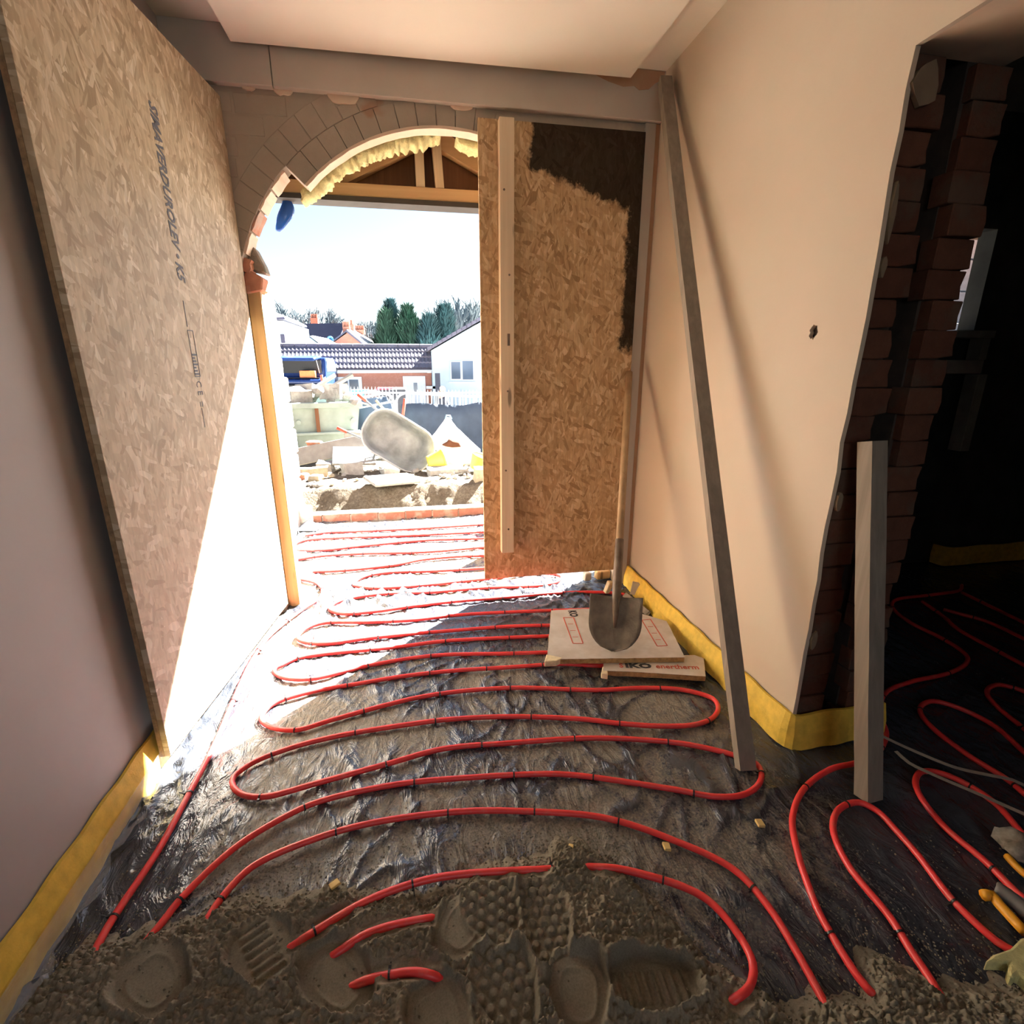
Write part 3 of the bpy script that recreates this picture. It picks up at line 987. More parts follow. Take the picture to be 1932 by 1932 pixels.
def clip_mesh():
    q = MB()
    n = 14
    for s in (0,):
        ring = []
        for k in range(n):
            a = 2 * pi * k / n
            ring.append((cos(a), sin(a)))
        vs_, fs = [], []
        for xx, rr in ((-0.0022, PR + 0.0002), (-0.0022, PR + 0.0018), (0.0022, PR + 0.0018), (0.0022, PR + 0.0002)):
            vs_ += [(xx, rr * c, rr * sn) for c, sn in ring]
        for j in range(4):
            for k in range(n):
                fs.append((j * n + k, j * n + (k + 1) % n, ((j + 1) % 4) * n + (k + 1) % n, ((j + 1) % 4) * n + k))
        q.add(vs_, fs)
    q.box((0, PR + 0.004, 0.002), (0.006, 0.006, 0.006))
    q.box((0.001, PR + 0.012, 0.003), (0.0028, 0.016, 0.0016), Matrix.Rotation(0.5, 3, 'X'))
    return q


def pipe(label, px, z=0.010, ends=(None, None), every=0.30, start=0.12, group=None, zs=None, free=None, r=PR, mat=None, name='heating_pipe'):
    """px: image measured floor points or ('w', x, y)"""
    global clip_me
    pts = []
    for i, p in enumerate(px):
        zz = zs[i] if zs is not None else z
        if p[0] == 'w': pts.append(Vector((p[1], p[2], zz)))
        else: pts.append(on_floor(p[0], p[1], zz))
    c = spline(pts, 0.014)
    o = MB().tube(c, r, 10).build(name, mat or M['pipe'], None, smooth=True, fixn=False)
    tag(o, label, 'pipe', group)
    if every:
        L = resample(c, every)
        st = resample(c, 0.01)
        k = int(start / 0.01)
        while k < len(st) - 3:
            p, t = st[k], (st[k + 1] - st[k - 1]).normalized()
            if clip_me is None:
                e = clip_mesh().build('clip', M['black'], o); clip_me = e.data
            else:
                e = link('clip', clip_me, o)
            ya = Vector((0, 0, 1)).cross(t).normalized() * random.choice((-1, 1)); za = t.cross(ya).normalized()
            e.matrix_local = Matrix(((t.x, ya.x, za.x, p.x), (t.y, ya.y, za.y, p.y), (t.z, ya.z, za.z, p.z), (0, 0, 0, 1)))
            k += int((every * random.uniform(0.75, 1.25)) / 0.01)
    return o


# the long serpentine: one continuous pipe from the sand up to the outer threshold
ser = [(255, 1800), (305, 1742), (340, 1697), (445, 1598), (545, 1537), (600, 1513), (740, 1481), (870, 1468), (1035, 1460), (1090, 1463), (1180, 1475), (1275, 1490), (1350, 1503), (1400, 1500),
       (1428, 1484), (1437, 1462), (1428, 1442), (1385, 1425), (1300, 1405), (1200, 1395), (1100, 1393), (960, 1402), (835, 1413), (735, 1440), (600, 1477), (500, 1503), (460, 1500), (440, 1484), (441, 1466),
       (475, 1440), (545, 1412), (640, 1388), (805, 1362), (850, 1357), (960, 1352), (1100, 1357), (1170, 1365), (1255, 1370), (1312, 1367), (1345, 1354), (1355, 1335), (1345, 1318),
       (1290, 1302), (1220, 1298), (1123, 1302), (960, 1298), (805, 1313), (630, 1357), (560, 1377), (515, 1373), (493, 1358), (499, 1342), (520, 1326), (590, 1305), (675, 1290), (760, 1276), (850, 1266), (960, 1259), (1060, 1253), (1140, 1256),
       (1180, 1250), (1178, 1240), (1120, 1231), (1030, 1231), (960, 1233), (817, 1237), (700, 1255), (640, 1270), (590, 1281), (540, 1280), (520, 1271), (518, 1262), (530, 1256), (560, 1243), (605, 1235), (740, 1222), (835, 1210), (960, 1203), (1040, 1200), (1120, 1197),
       (1140, 1190), (1120, 1182), (1035, 1180), (960, 1182), (850, 1190), (790, 1195), (690, 1205), (620, 1214), (580, 1213), (562, 1206), (564, 1197), (578, 1186), (610, 1176), (695, 1174), (780, 1170), (870, 1160), (960, 1155), (1100, 1150), (1165, 1148),
       (1190, 1140), (1192, 1131), (1175, 1121), (1100, 1117), (1040, 1120), (960, 1127), (860, 1135), (780, 1144), (700, 1155), (645, 1158), (622, 1150), (628, 1141), (660, 1130), (715, 1122), (810, 1118), (920, 1109), (1020, 1105), (1052, 1098), (1058, 1088), (1030, 1082),
       (910, 1093), (820, 1103), (760, 1108), (700, 1110), (668, 1104), (672, 1096), (690, 1088), (730, 1081), (815, 1078), (910, 1072), (980, 1066), (985, 1056), (910, 1049), (800, 1056), (740, 1067), (645, 1077), (590, 1079)]
pipe('long red heating pipe looping to and fro across the black membrane', ser, 0.009)
for k, row in enumerate(([(1010, 1026), (910, 1033), (800, 1042), (680, 1045), (610, 1049), (560, 1056)],
                         [(1010, 1010), (910, 1016), (800, 1020), (690, 1030), (610, 1038), (560, 1037), (556, 1027), (575, 1020), (640, 1015), (740, 1012), (910, 1004), (1010, 998)],
                         [(1010, 985), (910, 990), (800, 997), (700, 1002), (620, 1005), (575, 1011)])):
    pipe(['single red pipe run in the sun beyond the arch, nearest of the outer runs', 'red pipe bend in the sun beyond the arch, middle of the outer runs', 'furthest red pipe run, lying just before the brick sill'][k], row, 0.009, every=0.4)
pipe('red pipe running along the left side beneath the open leaf', [(150, 1840), (182, 1788), (205, 1746), (300, 1602), (350, 1510), (400, 1415), (440, 1322), (475, 1246), (510, 1198), (565, 1154), (600, 1131), (608, 1116), (598, 1101), (570, 1094), (545, 1092)], 0.010, every=0.38)
pipe('red pipe in a wide arch, last bare run before the sand', [(350, 1800), (390, 1736), (420, 1692), (475, 1636), (590, 1584), (700, 1553), (870, 1531), (1000, 1531), (1140, 1543), (1260, 1581), (1385, 1641), (1450, 1711), (1500, 1791), (1550, 1882), (1580, 1945)], 0.010)
ZB_SAND = 0.021
pipe('red pipe half sunk in sand, bending back at its right end', [(500, 1822), (553, 1784), (680, 1706), (760, 1673), (830, 1655), (930, 1645), (1020, 1641), (1075, 1637), (1125, 1636), (1190, 1644), (1325, 1691), (1385, 1752), (1420, 1816), (1414, 1862), (1385, 1887), (1350, 1910)],
     zs=[-0.02, 0.018, 0.022, 0.022, 0.022, 0.022, 0.021, 0.015, 0.020, 0.020, 0.019, 0.018, 0.020, 0.022, 0.018, -0.02])
pipe('short bit of red pipe showing through the sand under the half sunk one', [(600, 1822), (632, 1801), (680, 1768), (720, 1752), (770, 1740), (812, 1733), (850, 1730)], zs=[0.0, 0.020, 0.026, 0.028, 0.028, 0.024, -0.01], every=0)
pipe('stub of red pipe with a black clip surfacing among boot prints', [(640, 1875), (690, 1850), (735, 1840), (755, 1836), (785, 1834), (815, 1840), (850, 1856)], zs=[0.0, 0.026, 0.029, 0.033, 0.036, 0.034, 0.0], every=0.2, start=0.11)
# side room
pipe('red pipe curving out of the side room past the short post', [(1668, 1700), (1650, 1880), (1618, 1842), (1585, 1791), (1545, 1721), (1520, 1657), (1508, 1620), (1495, 1547), (1515, 1491), (1568, 1451), (1620, 1438), (1655, 1420), (1672, 1385), (1660, 1345), (1672, 1306), (1720, 1286), (1790, 1270), (1824, 1250), (1822, 1235), (1780, 1206), (1720, 1176), (1685, 1148), (1690, 1132), (1760, 1122), (1810, 1114), (1815, 1104)][1:], 0.010, every=0.45)
pipe('red pipe hairpin in front of the short post foot', [(1775, 1880), (1745, 1832), (1720, 1796), (1680, 1732), (1600, 1632), (1572, 1565), (1583, 1527), (1620, 1514), (1655, 1530), (1690, 1566), (1730, 1611), (1790, 1690), (1820, 1722), (1880, 1776), (1912, 1795), (1970, 1830)], 0.010, every=0.35)
pipe('red pipe hairpin in side room, partly under the grey bands', [(1975, 1730), (1915, 1681), (1862, 1628), (1782, 1560), (1732, 1494), (1729, 1466), (1742, 1455), (1768, 1457), (1807, 1471), (1872, 1511), (1932, 1577), (1985, 1640)], 0.010, every=0.4)
pipe('red pipe hairpin in side room just behind the grey bands', [(1985, 1545), (1932, 1497), (1898, 1469), (1830, 1427), (1757, 1371), (1736, 1343), (1741, 1329), (1763, 1323), (1807, 1335), (1872, 1367), (1932, 1419), (1985, 1465)], 0.010, every=0.4)
pipe('red pipe hairpin at right edge of side room floor', [(1985, 1420), (1932, 1375), (1882, 1334), (1863, 1311), (1866, 1298), (1887, 1292), (1932, 1304), (1985, 1325)], 0.010, every=0.45)
pipe('lower dim red pipe sweeping right across the dark side room', [(1740, 1135), (1781, 1164), (1807, 1187), (1870, 1222), (1932, 1255), (2000, 1292)], 0.010, every=0.5)
pipe('middle dim red pipe sweeping right across the dark side room', [(1780, 1150), (1810, 1158), (1860, 1172), (1932, 1205), (2000, 1238)], 0.010, every=0.5)
pipe('uppermost dim red pipe far back in the dark side room', [(1815, 1118), (1850, 1135), (1885, 1152), (1932, 1175), (2000, 1212)], 0.010, every=0.5)

# grey packing bands
M['band'] = plain('grey_band', (0.34, 0.31, 0.27), 0.5)
for lab, p, zs in (('upper grey packing band lying across side room pipes', [(1655, 1385), (1690, 1402), (1730, 1420), (1800, 1448), (1870, 1464), (1910, 1472), (1940, 1486), (1990, 1500)], 0.03),
                   ('lower grey packing band lying across side room pipes', [(1690, 1418), (1715, 1440), (1760, 1462), (1830, 1492), (1890, 1518), (1940, 1540), (1990, 1560)], 0.03)):
    c = spline([on_floor(a, b, zs) for a, b in p], 0.02)
    vs_, fs = [], []
    for i, q in enumerate(c):
        t = (c[min(i + 1, len(c) - 1)] - c[max(i - 1, 0)]).normalized(); s = Vector((0, 0, 1)).cross(t).normalized()
        for d, h in ((-0.0055, 0), (0.0055, 0.002), (0.0055, 0.0032), (-0.0055, 0.0012)):
            vs_.append(q + s * d + Vector((0, 0, h)))
    for i in range(len(c) - 1):
        for q in range(4):
            fs.append((i * 4 + q, i * 4 + (q + 1) % 4, i * 4 + 4 + (q + 1) % 4, i * 4 + 4 + q))
    tag(fix(mesh('packing_band', vs_, fs, M['band'])), lab, 'packing band')


# ---- timbers
def timber(label, foot, top, w, d, spin, name='timber_prop'):
    foot, top = Vector(foot), Vector(top)
    t = (top - foot); L = t.length; t.normalize()
    rt = empty(name, foot); tag(rt, label, 'timber')
    q = t.to_track_quat('Z', 'Y').to_matrix().to_4x4() @ Matrix.Rotation(spin, 4, 'Z')
    nz = 12
    vs_, fs = [], []
    for i in range(nz + 1):
        z = L * i / nz
        bow = 0.003 * sin(pi * i / nz)
        for a, b in ((-w / 2, -d / 2), (w / 2, -d / 2), (w / 2, d / 2), (-w / 2, d / 2)):
            vs_.append(q @ Vector((a + bow + random.uniform(-0.0008, 0.0008), b + random.uniform(-0.0008, 0.0008), z)))
    for i in range(nz):
        for k in range(4):
            fs.append((i * 4 + k, i * 4 + (k + 1) % 4, i * 4 + 4 + (k + 1) % 4, i * 4 + 4 + k))
    fs += [(3, 2, 1, 0), tuple(nz * 4 + k for k in range(4))]
    o = mesh('shaft', vs_, fs, M['grey_timber'], rt)
    o.data.materials.append(M['pale_timber'])
    for i in range(nz):
        o.data.polygons[i * 4 + 3].material_index = 1  # one side face made paler, side light put into its colour
    fix(o)
    return rt


timber('long grey timber leaning into the corner of the right wall', (0.983, 1.172, 0.008), (1.156, 2.50, 2.455), 0.052, 0.040, radians(0), )
timber('short grey timber post leaning on the broken brick end', (1.276, 1.005, 0.008), (1.262, 1.215, 1.045), 0.056, 0.046, radians(0))

# ---- insulation offcuts with the shovel standing on them
def slab(name, poly, z0, th, label, corner=None):
    rt = empty(name, (0, 0, 0)); tag(rt, label, 'insulation board')
    def dens(lp, z, j):
        out = []
        for i in range(len(lp)):
            a, b = Vector(lp[i]), Vector(lp[(i + 1) % len(lp)])
            m = max(1, int((b - a).length / 0.03))
            for k in range(m):
                p = a.lerp(b, k / m)
                out.append((p.x + random.uniform(-j, j), p.y + random.uniform(-j, j), z))
        return out
    MB().prism(dens(poly, z0 + 0.0012, 0.0022), (0, 0, th - 0.0024)).build('foam_core', M['pir'], rt)
    MB().prism(dens(poly, z0 + th - 0.001, 0.0012), (0, 0, 0.0015)).build('foil_face', M['foil'], rt)
    return rt


zb = 0.046
P1 = [on_floor(u, v, zb + 0.024).to_2d() for u, v in ((1032, 1244), (1040, 1152), (1100, 1148), (1190, 1152), (1258, 1172), (1275, 1205), (1292, 1240))]
s1 = slab('insulation_board', P1, zb, 0.024, 'larger dusty insulation board under the shovel blade')
P2 = [on_floor(u, v, 0.044).to_2d() for u, v in ((1137, 1265), (1140, 1244), (1232, 1238), (1310, 1236), (1328, 1242), (1331, 1276), (1240, 1270))]
s2 = slab('insulation_board', P2, 0.020, 0.024, 'smaller narrow insulation offcut with printed name, in front of larger board')
MB().prism([(p.x, p.y, zb - 0.001) for p in [on_floor(u, v, zb + 0.02) for u, v in ((1027, 1250), (1031, 1236), (1062, 1243), (1050, 1249))]], (0, 0, 0.027)).build('broken_corner', M['pir_pale'], s1, bevel=0.003)
MB().prism([(p.x, p.y, 0.018) for p in [on_floor(u, v, 0.044) for u, v in ((1134, 1270), (1137, 1256), (1146, 1262), (1147, 1272))]], (0, 0, 0.026)).build('broken_corner', M['pir_pale'], s2, bevel=0.003)


def flat_text(name, body, p, q, size, mat, parent, z, sx=1.0, bold=0.0):
    p, q = on_floor(*p, z), on_floor(*q, z)
    d = (q - p); a = atan2(d.y, d.x)
    return text_mesh(name, body, size, mat, parent, Matrix.Translation((p.x, p.y, z)) @ Matrix.Rotation(a, 4, 'Z'), sx=sx, bold=bold)


z2 = 0.0456; z1 = zb + 0.0256
flat_text('print', 'S', (1169, 1259), (1300, 1262), 0.042, M['print_red'], s2, z2, 0.9, 0.001)
flat_text('print', 'IKO', (1180, 1259), (1300, 1262), 0.044, M['print_black'], s2, z2, 1.45, 0.002)
flat_text('print', 'enertherm', (1238, 1260.5), (1300, 1262), 0.042, M['print_red'], s2, z2, 0.98, 0.0006)
flat_text('print', 'KO', (1072, 1152), (1078, 1166), 0.055, M['print_black'], s1, z1, 0.8, 0.002)


def flat_line(p, q, w, mat, parent, z, name='print_line'):
    p, q = on_floor(*p, z), on_floor(*q, z)
    t = (q - p).normalized(); s = Vector((-t.y, t.x, 0)) * w / 2
    MB().prism([p - s, q - s, q + s, p + s], (0, 0, 0.0006)).build(name, mat, parent)


for box in (((1063, 1165), (1082, 1165), (1100, 1214), (1081, 1214)), ((1211, 1170), (1227, 1168), (1259, 1218), (1240, 1219))):
    for a, b in zip(box, box[1:] + box[:1]):
        flat_line(a, b, 0.0045, M['print_red'], s1, z1)
    for k in range(3):
        f = 0.25 + 0.25 * k
        L0 = (box[0][0] + (box[3][0] - box[0][0]) * f + 4, box[0][1] + (box[3][1] - box[0][1]) * f)
        flat_line(L0, (L0[0] + 10, L0[1]), 0.003, M['print_red'], s1, z1)

# shovel: blade resting on the board, handle leaning on the far wall
sh = empty('shovel', (0, 0, 0)); tag(sh, 'muddy round-mouth shovel with wooden handle standing on insulation board', 'shovel')
tip = on_floor(1157, 1229, z1 + 0.004); sock = on_floor(1161, 1192, z1 + 0.05)
hb = Vector((0.872, 1.97, 0.20)); ht = Vector((1.098, 2.555, 1.215))
ax = (ht - hb).normalized()
bl = ax.lerp(Vector((0, 0, 1)), 0.0)
up = (hb - tip).normalized()
tipv = Vector((tip.x, tip.y, z1 + 0.004))
ax = (ht - tipv).normalized()
topc = tipv + ax * 0.235
hb = tipv + ax * 0.36
upv = (topc - tipv); BLN = upv.length; upv.normalize()
sd = upv.cross(Vector((0, 0, 1))).normalized(); nb = sd.cross(upv).normalized()
vs_, fs = [], []
NI, NJ = 15, 12
for i in range(NI + 1):
    t = i / NI
    w = 0.112 * max(0.05, sqrt(max(0.0, 1 - (1 - min(1.0, t / 0.52)) ** 2)))
    for j in range(NJ + 1):
        s = -1 + 2 * j / NJ
        vs_.append(tipv + upv * (BLN * t) + sd * (s * w) + nb * (0.030 * s * s * (0.3 + 0.7 * t) + 0.010 * t * max(0, 1 - abs(s) * 4)))
for i in range(NI):
    for j in range(NJ):
        fs.append((i * (NJ + 1) + j, i * (NJ + 1) + j + 1, (i + 1) * (NJ + 1) + j + 1, (i + 1) * (NJ + 1) + j))
bld = mesh('blade', vs_, fs, M['steel'], sh, smooth=True)
sm = bld.modifiers.new('thick', 'SOLIDIFY'); sm.thickness = 0.003
sk0 = tipv + upv * (BLN * 0.42) + nb * 0.006
MB().tube([sk0, tipv + upv * (BLN * 0.75) + nb * 0.010, topc + nb * 0.008, tipv + ax * 0.30, hb, hb + ax * 0.14], [0.006, 0.015, 0.019, 0.0205, 0.020, 0.019], 12).build('socket', M['steel_dark'], sh, smooth=True)
MB().tube([hb + ax * 0.10, hb + ax * 0.5, hb + ax * 0.85, ht], [0.0172, 0.0178, 0.0178, 0.017], 12).build('handle', M['handle'], sh, smooth=True)

# bits of rubbish in the corner by the shovel
def chip(name, label, c, size, rot, mat, cat='offcut'):
    m = Matrix.Rotation(rot[2], 4, 'Z') @ Matrix.Rotation(rot[1], 4, 'Y') @ Matrix.Rotation(rot[0], 4, 'X')
    q = MB(); x, y, z = [s / 2 for s in size]
    vv = [Vector((a * x * random.uniform(0.8, 1), b * y * random.uniform(0.8, 1), d * z)) for d in (-1, 1) for a, b in ((-1, -1), (1, -1), (1, 1), (-1, 1))]
    q.add([(m @ p) + Vector(c) for p in vv], [(3, 2, 1, 0), (4, 5, 6, 7), (0, 1, 5, 4), (1, 2, 6, 5), (2, 3, 7, 6), (3, 0, 4, 7)])
    return tag(q.build(name, mat, None, bevel=min(size) * 0.12), label, cat)


c1 = on_floor(1148, 1112, 0.03); chip('insulation_offcut', 'pale broken insulation scrap behind the shovel shaft', (c1.x, c1.y, 0.045), (0.04, 0.03, 0.075), (0.2, 0.2, 0.3), M['pir_pale'])
c1 = on_floor(1198, 1112, 0.05); chip('wood_offcut', 'small upright wood offcut in the corner against yellow foam', (c1.x, c1.y, 0.055), (0.045, 0.018, 0.085), (0.25, 0.12, -0.5), M['pale_timber'])
c1 = on_floor(1199, 1138, 0.03); chip('wood_offcut', 'thin dark wood sliver slanting beside the shovel', (c1.x, c1.y, 0.03), (0.012, 0.22, 0.03), (0.15, 0.5, 0.35), M['grey_timber'])
c1 = on_floor(1107, 1090, 0.02); chip('block_offcut', 'pale chip of block under the closed leaf corner', (c1.x, c1.y, 0.03), (0.05, 0.04, 0.05), (0, 0, 0.2), M['block'])
c1 = on_floor(1140, 1090, 0.02); chip('wood_offcut', 'brown wood block under the closed leaf by the corner', (c1.x, c1.y + 0.03, 0.032), (0.10, 0.05, 0.055), (0, 0, 0.1), M['pine_jamb'])
M['flake'] = plain('foam_flake', (0.72, 0.52, 0.20), 0.8)
for u, v, s, lab in ((632, 1674, 0.020, 'yellow foam crumb on membrane left of the sunk pipe'), (1434, 1553, 0.022, 'yellow foam crumb lying near the long timber foot'), (1258, 1597, 0.020, 'yellow foam crumb below the wide arching pipe'), (1077, 1602, 0.011, 'tiny yellow crumb on the sand ridge')):
    p = on_floor(u, v, 0.008)
    chip('foam_crumb', lab, (p.x, p.y, 0.008 if v < 1600 else 0.018), (s * 1.3, s, 0.008), (0.1, 0.1, u), M['flake'], 'foam crumb')

# cut-off bits at the bottom right corner
yf = empty('foam_offcut', on_floor(1915, 1830, 0.03)); tag(yf, 'jagged yellow foam offcut at bottom right edge of the picture', 'foam offcut')
yl = yf.location
pl = [on_floor(u, v, 0.05) - yl for u, v in ((1857, 1820), (1872, 1806), (1905, 1795), (1925, 1775), (1990, 1760), (2010, 1880), (1945, 1868), (1918, 1842), (1908, 1852), (1900, 1840), (1902, 1822), (1880, 1820))]
MB().prism([Vector((p.x, p.y, 0.0)) for p in pl], (0, 0, 0.03)).build('slab', M['foam_pale'], yf, bevel=0.004)
kt = empty('hand_tool', on_floor(1890, 1700, 0.02)); tag(kt, 'orange-yellow and grey hand tool lying at right edge', 'hand tool')
M['orange'] = plain('orange_plastic', (0.80, 0.36, 0.02), 0.5)
M['tool_grey'] = plain('tool_grey', (0.14, 0.13, 0.12), 0.5)
kl = kt.location
cv = lambda L: spline([on_floor(u, v, 0.03) - kl for u, v in L], 0.01)
MB().tube(cv([(1855, 1689), (1872, 1690), (1885, 1706), (1905, 1728), (1935, 1760)]), 0.012, 8).build('grip', M['orange'], kt, smooth=True)
MB().tube(cv([(1878, 1676), (1900, 1690), (1930, 1715), (1960, 1742)]), 0.018, 8).build('body', M['tool_grey'], kt, smooth=True)
MB().tube(cv([(1880, 1668), (1905, 1682), (1940, 1705)]), 0.005, 8).build('blade', M['band'], kt, smooth=True)
MB().tube(cv([(1900, 1615), (1915, 1632), (1940, 1655)]), 0.009, 8).build('trigger', M['orange'], kt, smooth=True)
rg = on_floor(1915, 1600, 0.03)
vs_, fs = [], []
for i in range(7):
    for j in range(12):
        a = 2 * pi * j / 12; r = 0.05 * sin(pi * (i + 0.5) / 7) * (1 + 0.3 * sin(3 * a + i))
        vs_.append((rg.x + 0.02 + r * cos(a), rg.y + r * sin(a), 0.004 + 0.055 * i / 7 * (1 + 0.2 * sin(2 * a))))
for i in range(6):
    for j in range(12):
        fs.append((i * 12 + j, i * 12 + (j + 1) % 12, i * 12 + 12 + (j + 1) % 12, i * 12 + 12 + j))
fs += [tuple(range(11, -1, -1)), tuple(72 + j for j in range(12))]
tag(fix(mesh('rag', vs_, fs, plain('grey_brown_rag', (0.30, 0.27, 0.23), 0.9, 0.5, 40), None, smooth=True)), 'crumpled grey and brown rag at right edge above hand tool', 'rag')

# side room studs under the window gap
for nm, a, b, lab in (('window_stud', (3.235, 2.50, 0.75), (3.30, 2.58, 1.20), 'pale stud below the window gap in the dark side room'),
                      ('window_board', (3.0, 2.49, 1.40), (3.27, 2.60, 1.44), 'short board forming the ledge of the window gap'),
                      ('window_rail', (2.95, 2.50, 1.205), (3.25, 2.57, 1.28), 'horizontal rail between window ledge and pale stud'),
                      ('window_stud', (3.21, 2.50, 1.28), (3.26, 2.58, 1.40), 'stub of stud between window ledge and rail')):
    tag(obox(nm, a, b, M['white_timber'], None, 0.003), lab, 'timber')

# ---- damp sand heap in the foreground, trodden by boots
bx = np.array([-0.95, -0.87, -0.83, -0.79, -0.65, -0.53, -0.42, -0.30, -0.17, 0.03, 0.16, 0.25, 0.33, 0.38, 0.44, 0.49, 0.57, 0.65, 0.77, 0.93, 1.02, 1.17, 1.5, 2.0])
by = np.array([0.80, 0.86, 0.90, 1.01, 1.03, 1.03, 1.05, 1.03, 1.00, 1.00, 1.01, 1.035, 1.045, 1.035, 0.985, 0.90, 0.73, 0.63, 0.60, 0.645, 0.60, 0.53, 0.48, 0.45])
exposed = []
for pts in ([(553, 1784), (680, 1706), (760, 1673), (830, 1655), (930, 1645), (1020, 1641)], [(1125, 1636), (1190, 1644), (1325, 1691), (1385, 1752), (1420, 1816), (1414, 1862), (1385, 1887)],
            [(632, 1801), (680, 1768), (720, 1752), (770, 1740), (812, 1733)], [(700, 1847), (735, 1840), (755, 1836), (785, 1834), (812, 1838)]):
    exposed.append(np.array([tuple(on_floor(u, v, 0.024))[:2] for u, v in pts]))
exz = [0.020, 0.018, 0.026, 0.031]


def seg_dist(X, Y, P):
    d = np.full(X.shape, 9.0)
    for (ax_, ay_), (bx_, by_) in zip(P[:-1], P[1:]):
        dx, dy = bx_ - ax_, by_ - ay_
        t = np.clip(((X - ax_) * dx + (Y - ay_) * dy) / (dx * dx + dy * dy), 0, 1)
        d = np.minimum(d, np.hypot(X - ax_ - t * dx, Y - ay_ - t * dy))
    return d


PRINTS = [((1010, 1655), (1045, 1830), 'hex', 0.010), ((905, 1690), (835, 1800), 'smooth', 0.014), ((930, 1775), (985, 1960), 'hex', 0.016), ((1150, 1868), (1315, 1845), 'bars', 0.030),
          ((590, 1790), (690, 1905), 'smooth', 0.020), ((470, 1745), (520, 1850), 'bars', 0.012), ((800, 1850), (860, 1990), 'smooth', 0.014), ((900, 1655), (960, 1770), 'hex', 0.008),
          ((1085, 1800), (1100, 1960), 'smooth', 0.014), ((250, 1800), (330, 1900), 'smooth', 0.014)]
PR_W = [(on_floor(*a, 0.03), on_floor(*b, 0.03), k, d) for a, b, k, d in PRINTS]


def sand_height(X, Y):
    bnd = np.interp(X, bx, by) + 0.03 * fbm(X * 9, X * 0 + 1.3, 3) + 0.012 * fbm(X * 40, Y * 6, 2)
    d = bnd - Y
    crumb = np.abs(fbm(X * 62, Y * 62, 3)) ; lump = fbm(X * 10, Y * 10, 3)
    big = fbm(X * 3.3 + 2, Y * 3.3 + 8, 2)
    H = 0.034 * sstep(-0.005, 0.10, d) + 0.030 * sstep(0.10, 0.45, d) + 0.012 * big * sstep(0.0, 0.15, d)
    H = H + (0.010 * lump + 0.015 * (crumb - 0.2)) * sstep(0.0, 0.06, d)
    mask_all = np.zeros_like(X)
    for a, b, kind, dep in PR_W:
        L = (b - a).length; t = (b - a) / L; c = (a + b) / 2
        u = (X - c.x) * t.x + (Y - c.y) * t.y; w = -(X - c.x) * t.y + (Y - c.y) * t.x
        hw = 0.054 * (1 + 0.18 * np.cos(u / L * 2 * pi + 0.5) )
        e = np.sqrt((u / (L / 2)) ** 4 + (w / hw) ** 4) ** 0.5
        m = sstep(1.06, 0.90, e); rim = np.exp(-((e - 1.12) / 0.09) ** 2)
        base = H.copy()
        flat = 0.030 + 0.004 * big + 0.010 * sstep(0.1, 0.5, d) - dep * 0.6 - 0.010 * (u / L)
        if kind == 'hex':
            s = 0.0155
            q1 = np.cos(2 * pi * u / (s * 1.5)); q2 = np.cos(2 * pi * (0.5 * u + 0.866 * w) / (s * 1.5)); q3 = np.cos(2 * pi * (0.5 * u - 0.866 * w) / (s * 1.5))
            flat = flat + 0.0085 * sstep(-0.7, 0.6, (q1 + q2 + q3)) - 0.004
        elif kind == 'bars':
            flat = flat + 0.0035 * np.clip(np.sin(2 * pi * u / 0.020) * 1.6, -1, 1) * (np.abs(w) < 0.030)
        else:
            flat = flat + 0.0015 * fbm(X * 18, Y * 18, 2) + 0.0025 * np.exp(-((e - 0.6) / 0.06) ** 2)
        fade = sstep(-0.01, 0.04, d)
        H = base * (1 - m * fade) + flat * m * fade + 0.010 * rim * fade * (0.5 + 0.8 * np.clip(lump + 0.5, 0, 1))
    for P, zc in zip(exposed, exz):
        dd = seg_dist(X, Y, P)
        lim = zc + 0.002 + 0.006 * fbm(X * 25, Y * 25, 2) + sstep(0.014, 0.06, dd) * 0.06
        H = np.minimum(H, lim)
    H = np.where(d < -0.02, -0.03, H - 0.012 * sstep(0.012, -0.02, d))
    return H, d


xs = np.arange(-0.872, 1.75, 0.0027); ys = np.arange(0.44, 1.13, 0.0027)
Xs, Ys = np.meshgrid(xs, ys)
Hs, Ds = sand_height(Xs, Ys)
Xj = Xs; 
keep = (Ds > -0.012)
so = grid_mesh('sand_heap', xs, ys, Hs, M['sand'], keep=keep)
tag(so, 'dark damp sand trodden with boot prints covering the near floor', 'sand', kind='stuff')
x2 = np.arange(-0.872, 1.75, 0.012); y2 = np.arange(-1.4, 0.452, 0.012)
X2, Y2 = np.meshgrid(x2, y2); H2, D2 = sand_height(X2, Y2)
o2 = grid_mesh('sand_bed', x2, y2, H2 - 0.001, M['sand'], parent=so); o2['kind'] = 'stuff'
